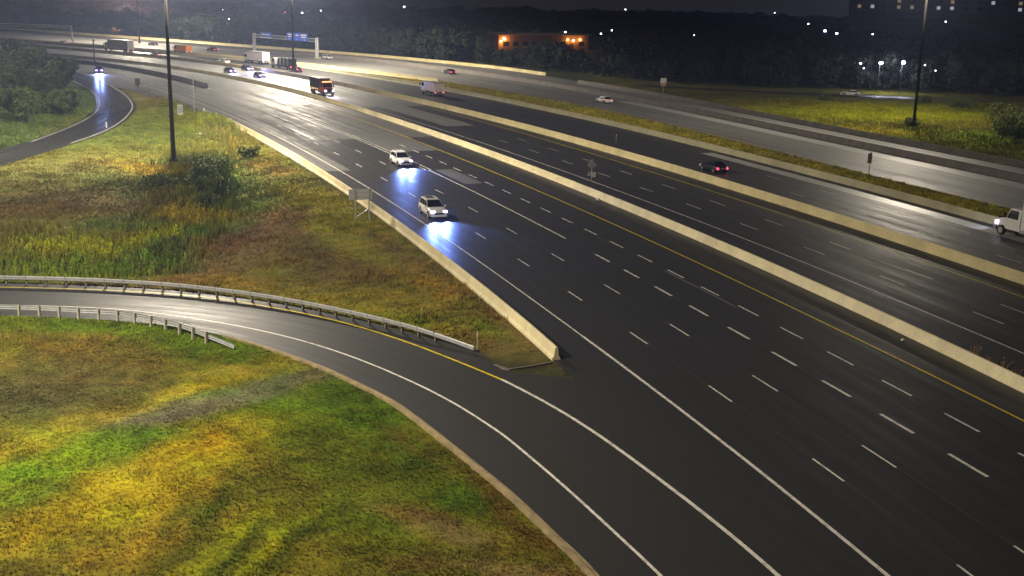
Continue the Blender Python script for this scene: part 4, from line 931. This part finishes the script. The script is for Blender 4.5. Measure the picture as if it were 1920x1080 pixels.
while len(pts) < 2400 and tries < 60000:
    tries += 1
    dd = 20 + 1000 * rng.random() ** 1.7; an = rng.uniform(-.62, .62); y0 = np.interp(0, [0], [0])
    rr = 290 + dd; x = rr * math.sin(an); y = rr * math.cos(an)
    yf = np.interp(x, WF[:, 0], WF[:, 1]) if x < 330 else 240
    if y < yf + 14 or any(abs(x - hx) < ha and abs(y - hy) < hb for hx, hy, ha, hb in HOLE): continue
    if abs(x - 12 * y / 474) < 22 * y / 474 and y > 400 and y < 474: continue
    pts.append((x, y))
pts = np.array(pts); sz = rng.uniform(.75, 1.15, (len(pts), 1)) * np.c_[np.ones(len(pts)), np.ones(len(pts)), rng.uniform(.8, 1.05, len(pts))]
dist = np.hypot(pts[:, 0], pts[:, 1]); grow = np.clip(dist / 600, 1, 2.0)[:, None] * np.array([[1, 1, 0]]) + np.array([[0, 0, 1]]); sz = sz * np.where(grow > 0, grow, 1)
cor = (np.abs(pts[:, 0] / pts[:, 1] - 0.026) < 0.056) & (pts[:, 1] < 480); sz[cor] *= (.36 + .34 * np.clip(1.25 - np.abs(np.abs(pts[cor, 0] / pts[cor, 1] - .026) - .0) / .042, 0, 1) + rng.uniform(-.06, .1, int(cor.sum())))[:, None]
sz[:, 2] *= np.clip(1.05 - (dist - 300) / 3000, .7, 1)
gn_scatter('woods', np.c_[pts, np.full(len(pts), -.3)], sz, np.c_[np.zeros((len(pts), 2)), rng.uniform(0, 6.28, len(pts))], None, src, 'dark mass of woods stretching behind the highway to the skyline', 'woods')

# ------------------------------------------------------------------ buildings and far lamps
bl = thing('low_building', (-7.5, 474, 0), R_(23), 'long low building lit orange by wall lamps, seen through dark trees', 'building')
Lb = 40.0; M_bw = mat('building_brick', (.20, .12, .06), .8, vary=.2, scale=.6)
MB().box(0, Lb, 0, 16, -.3, 6.0).build('wall', M_bw, bl)
rf = MB().box(-.8, Lb + .8, -1.2, 16.8, 6.0, 6.45).build('roof', M_conc2, bl)
for k in range(3): MB().box(6 + k * 12, 8.4 + k * 12, 5, 7.4, 6.45, 7.5).build('roof_unit', M_grey, rf)
for k in range(9):
    x0 = 2 + k * 4.2
    if k == 7: MB().box(x0, x0 + 1.8, -.08, .02, 0, 2.6).build('door', M_rust, bl); continue
    wd = MB().box(x0, x0 + 2.4, -.06, .02, 1.4, 3.4).build('window', M_glass, bl); MB().box(x0 - .1, x0 + 2.5, -.16, -.06, 1.24, 1.4).build('sill', M_conc2, wd)
for k, (x0, z0, pw) in enumerate(((1.0, 3.6, 15000), (2.6, 4.4, 15000), (30.5, 4.3, 7000), (33.0, 4.0, 7000), (36.0, 4.3, 7000))):
    wl = MB().box(x0 - .35, x0 + .35, -.5, -.02, z0 - .25, z0 + .25, .1, .1).build('wall_lamp', (M_tail2 if k < 2 else M_sod) if k != 3 else M_led, bl)
    lamp('POINT', 'wall_lamp_light', wl, (x0, -.9, z0 - .3), pw * .05, (1, .40, .05), .3)
hr = thing('apartment_tower', (170, 610, 0), R_(-12), 'dark high apartment tower behind the woods with a few lit windows', 'building')
M_tw = mat('tower_concrete', (.10, .09, .09), .8, vary=.2, scale=.3)
MB().box(0, 92, 0, 20, -.3, 58).build('wall', M_tw, hr); MB().box(-.6, 92.6, -.6, 20.6, 58, 59.2).build('parapet', M_tw, hr)
for k in range(19): MB().box(-.3, 92.3, -1.5, 0.0, 2.6 + k * 3.0, 2.85 + k * 3.0).build('balcony_slab', M_conc_d, hr)
rw = np.random.default_rng(12)
for k in range(6, 18):
    for c_ in range(14):
        if rw.random() < .34:
            x0 = 3 + c_ * 6.4; MB().box(x0, x0 + 1.7, -.06, .02, .6 + k * 3.0, 2.2 + k * 3.0).build('window', M_win if rw.random() < .55 else M_winw, hr)
        else:
            x0 = 3 + c_ * 6.4; MB().box(x0, x0 + 2.4, -.05, .02, .6 + k * 3.0, 2.3 + k * 3.0).build('window', M_glass, hr)
pm_ = MB().tube((0, 0, -.3), (0, 0, 1), .11, .07, 6).mesh('pole', M_grey); 
def street_lamp(x, y, z, m, label, r=.4, light=None):
    t = thing('street_lamp', (x, y, 0), 0, label, 'street lamp', 'far street lamps around the woods')
    MB().tube((0, 0, -.3), (0, 0, z), .10, .06, 6).build('pole', M_rust, t)
    MB().tube((0, 0, z), (0, -.6, z + .1), .05, n=5).build('arm', M_rust, t)
    MB().sphere((0, -.75, z + .05), r, 8, 6, .7).build('luminaire', m, t, True)
    if light: lamp('POINT', 'lamp_light', t, (0, -1.4, z - .6), light[0], light[1], .4)
FAR_LAMPS = [
    (-198.4, 800, 7.1, 'b', 0.60, 'bright bluish lamp on the skyline right of the tall mast'),
    (-155.2, 640, 5.3, 'w', 0.35, 'small white lamp just below the bright bluish skyline lamp'),
    (-145.4, 700, 8.5, 'w', 0.45, 'white skyline lamp left of the distant slim mast'),
    (-140.5, 720, 7.9, 'r', 0.40, 'reddish skyline lamp beside the distant slim mast'),
    (-124.8, 690, 8.4, 'w', 0.50, 'white skyline lamp right of the distant slim mast'),
    (-115.6, 700, 9.7, 'w', 0.40, 'white skyline lamp farther right of the distant slim mast'),
    (-100.5, 520, 5.7, 'w', 0.35, 'white lamp just above the blue gantry signs'),
    (-68.6, 720, 12.6, 'w', 0.60, 'lone bright white lamp on the skyline above the middle woods'),
    (57.4, 640, 14.8, 'w', 0.40, 'lone faint lamp on the skyline right of the orange building'),
    (18.6, 462, 8.0, 'w', 0.40, 'white lamp above the roof of the orange lit building'),
    (30.9, 440, 8.4, 'w', 0.35, 'white lamp at the right end of the orange lit building'),
    (37.2, 470, 8.8, 'w', 0.30, 'small white lamp right of the orange lit building'),
    (46.1, 420, 6.1, 's', 0.40, 'orange glowing lamp in the woods right of the orange building'),
    (55.3, 440, 8.2, 'w', 0.25, 'small white lamp right of the orange glowing lamp'),
    (66.8, 450, 8.3, 'w', 0.20, 'faint white lamp in the middle of the dark woods'),
    (-5.1, 455, 5.4, 's', 0.50, 'bright orange lamp at the left end of the low building'),
    (110.9, 430, 11.4, 'b', 0.45, 'bluish lamp below the dark tower'),
    (115.2, 430, 10.6, 'b', 0.40, 'second bluish lamp below the dark tower'),
    (125.2, 420, 10.9, 'w', 0.30, 'dim white lamp left of the two dazzling lamps, higher up'),
    (112.0, 460, 13.1, 'w', 0.30, 'small white lamp at the left foot of the dark tower'),
    (90.9, 296, 7.4, 'B', 0.50, 'left one of two dazzling violet-white lamps before the woods'),
    (96.5, 296, 7.7, 'B', 0.50, 'right one of two dazzling violet-white lamps before the woods'),
    (87.0, 300, 7.0, 'b', 0.26, 'bluish lamp left of the two dazzling lamps'),
    (87.9, 300, 5.8, 'w', 0.18, 'tiny white lamp below the bluish lamp in the woods'),
    (103.3, 300, 6.9, 'w', 0.20, 'small white lamp right of the two dazzling lamps'),
    (106.1, 300, 5.6, 'w', 0.18, 'tiny white lamp at the right end of the lamp row'),
    (150.4, 420, 15.7, 'w', 0.30, 'white lamp high in the woods near the field mast'),
    (110.8, 302, 6.0, 'w', 0.14, 'faint tiny lamp farthest right in the woods'),
    (-202.9, 620, 9.1, 'o', 0.60, 'orange glowing lamp in the haze behind the tall mast'),
    (100.9, 470, 16.9, 'w', 0.22, 'faint lamp leftmost before the dark tower'),
]
KIND = {'w': (M_led, None), 'b': (M_ledb, None), 'r': (M_tail, None), 's': (M_sod, (900, (1, .42, .08))), 'o': (M_sod, (160000, (1, .42, .22))), 'B': (M_ledb, (3000, (.8, .78, 1.0)))}
for x, y, z, k, r, lb in FAR_LAMPS: street_lamp(x, y, z, KIND[k][0], lb, r, KIND[k][1])

# ------------------------------------------------------------------ grass: real tufts over the verges
def tuft_mesh(name, nb, w, spread, curl, seed, m, heads=False):
    r = np.random.default_rng(seed); V = []; Fc = []
    for k in range(nb):
        a = r.uniform(0, 6.28); d = np.array([math.cos(a), math.sin(a), 0]); q = np.array([-d[1], d[0], 0]); h = r.uniform(.55, 1.0); b = d * r.uniform(0, spread)
        lean = r.uniform(.1, curl); ww = w * r.uniform(.7, 1.3)
        p0 = b; p1 = b + d * lean * .35 * h + [0, 0, h * .6]; p2 = b + d * lean * h + [0, 0, h]
        o = len(V); V += [p0 - q * ww, p0 + q * ww, p1 + q * ww * .8, p1 - q * ww * .8, p2]; Fc += [(o, o + 1, o + 2, o + 3), (o + 3, o + 2, o + 4)]
        if heads:
            o = len(V); V += [p2 + q * ww * 1.6, p2 - q * ww * 1.6, p2 + [0, 0, .14] + d * .05, p2 + [0, 0, -.1]]; Fc += [(o, o + 2, o + 1), (o, o + 1, o + 3)]
    me = bpy.data.meshes.new(name); me.from_pydata([tuple(v) for v in V], [], Fc); me.materials.append(m); return me
mt, n, l, p = new_mat('grass_blades')
va = n.new('ShaderNodeAttribute'); va.attribute_type = 'INSTANCER'; va.attribute_name = 'growth'
l.new(va.outputs['Color'], p.inputs['Base Color']); p.inputs['Roughness'].default_value = .75; p.inputs['Specular IOR Level'].default_value = .2
tsrc = [source('grass_tuft', tuft_mesh('grass_tuft', 9, .055, .35, .9, 500 + k, mt)) for k in range(4)]
tall = [source('tall_grass', tuft_mesh('tall_grass', 9, .05, .30, .45, 520 + k, mt, True)) for k in range(3)]
def scatter(zid, x0, x1, y0, y1, dens, hgt, src_, name, label, vis=1.15, keep=None):
    nn = int((x1 - x0) * (y1 - y0) * dens); x = rng.uniform(x0, x1, nn); y = rng.uniform(y0, y1, nn)
    ok = np.abs(np.arctan2(x, y)) < R_(26.5); x, y = x[ok], y[ok]
    z = zone(x, y); ok = z == zid; x, y, z = x[ok], y[ok], z[ok]
    if keep is not None: ok = keep(x, y); x, y, z = x[ok], y[ok], z[ok]
    c = colour(x, y, z) * GRASS_GAIN; br = rng.uniform(.66, 1.34, len(x)) * (.75 + .5 * fbm(x, y, 1.6, 77)); c = c * br[:, None]
    dry = rng.random(len(x)) < .12; c[dry] = c[dry] * .5 + np.array([.20, .15, .06]) * .5
    sc = hgt(x, y) * rng.uniform(.6, 1.4, len(x))
    w_ = np.maximum(sc * vis, .17)
    return gn_scatter(name, np.c_[x, y, height(x, y) - .02], np.c_[w_, w_, sc], np.c_[rng.normal(0, .12, (len(x), 2)), rng.uniform(0, 6.28, len(x))], np.clip(c, 0, 1), src_, label, 'grass')
bare = lambda x, y: np.minimum(1, np.hypot((x + 16) / 7, (y - 62.5) / 1.8)) * np.minimum(1, np.hypot((x + 3.5) / 4, (y - 46) / 2)) 
scatter(1, -45, 5, 33, 79, 75, lambda x, y: .05 + .11 * fbm(x, y, 2.5, 60) + .08 * sm(66, 74, y), tsrc, 'foreground_grass', 'mown green and yellow grass filling the lower left foreground', keep=lambda x, y: rng.random(len(x)) < .25 + .75 * bare(x, y) ** 2)
earth = lambda x, y: np.exp(-((x + 24) / 6.5) ** 2 - ((y - 101) / 9) ** 2)
scatter(2, -75, 4, 66, 262, 14, lambda x, y: .10 + .22 * fbm(x, y, 4, 61) ** 2 * 2, tsrc, 'embankment_grass', 'rough olive and brown grass between the ramp and the highway barrier', keep=lambda x, y: rng.random(len(x)) < 1 - .8 * earth(x, y))
reed = lambda x, y: np.maximum(np.exp(-(seg_dist(x, y, DITCH) / 5.5) ** 2), np.exp(-((y - 99) / 10) ** 2) * sm(-29, -34, x))
scatter(2, -62, -22, 87, 216, 7, lambda x, y: .35 + .75 * reed(x, y), tall, 'tall_weeds', 'tall green reeds and yellow weeds growing in the ditch', vis=.5, keep=lambda x, y: rng.random(len(x)) < reed(x, y) ** 1.3)
scatter(3, 20, 145, 170, 305, 4.5, lambda x, y: (.10 + .42 * fbm(x, y, 6, 62)) * (.35 + .65 * sm(283, 262, y)), tall, 'field_grass', 'tall yellow-green meadow grass in the field on the right', vis=.9)
scatter(4, -70, 66, 115, 345, 4.0, lambda x, y: .22 + .2 * fbm(x, y, 6, 63), tsrc, 'median_grass', 'olive grass strip in the median before the far road', vis=1.4)
scatter(5, -110, -64, 120, 262, 4.0, lambda x, y: .25 + .3 * fbm(x, y, 8, 64), tsrc, 'left_verge_grass', 'short green grass under the trees at the left edge', vis=1.3)
for x, y, r, lb in ((9.5, 130.0, .26, 'white scrap lying on the shoulder below the diamond sign barrier'), (27.0, 76.8, .13, 'tiny pale scrap on the shoulder beside the cream barrier at right'), (-49.5, 182.5, .22, 'white scrap in the grass right of the tall mast')):
    b = MB(); b.sphere((0, 0, r * .5), r, 7, 5, .6); b.v = [(q[0] * rng.uniform(.6, 1.4), q[1] * rng.uniform(.6, 1.4), q[2] * rng.uniform(.6, 1.3)) for q in b.v]
    o = b.build('litter', M_white); o.location = (x, y, .01); tag(o, lb, 'litter', 'scraps of litter')
# weeds against the middle barrier
wt = thing('dry_weed', (31.2, 72.3, 0), 0, 'clump of dry orange weeds on the far side of the cream barrier, lower right', 'weeds')
mw = mat('dry_weed_stalk', (.30, .17, .05), .8, vary=.4, scale=5)
for k in range(7):
    o = bpy.data.objects.new('weed_stalks', tuft_mesh('weed_stalks', 14, .03, .4, .7, 600 + k, mw, True)); C.objects.link(o); o.parent = wt
    o.location = (.35 + k * .42 - .9, -k * 1.25 + 1.0, 0); o.scale = (.8, .8, rng.uniform(.35, .85))

# ------------------------------------------------------------------ damp night air
hz = MB().box(-1600, 1600, -1600, 1600, -4, 66).build('haze', M_white)
m = bpy.data.materials.new('damp_air'); m.use_nodes = True; m.node_tree.nodes.remove(m.node_tree.nodes['Principled BSDF'])
pv = m.node_tree.nodes.new('ShaderNodeVolumePrincipled'); pv.inputs['Color'].default_value = (.50, .62, 1, 1); pv.inputs['Density'].default_value = 0.00042; pv.inputs['Anisotropy'].default_value = 0.25
m.node_tree.links.new(pv.outputs[0], m.node_tree.nodes['Material Output'].inputs['Volume'])
hz.data.materials.clear(); hz.data.materials.append(m)
tag(hz, 'thin damp haze filling the night air', 'haze', kind='stuff')
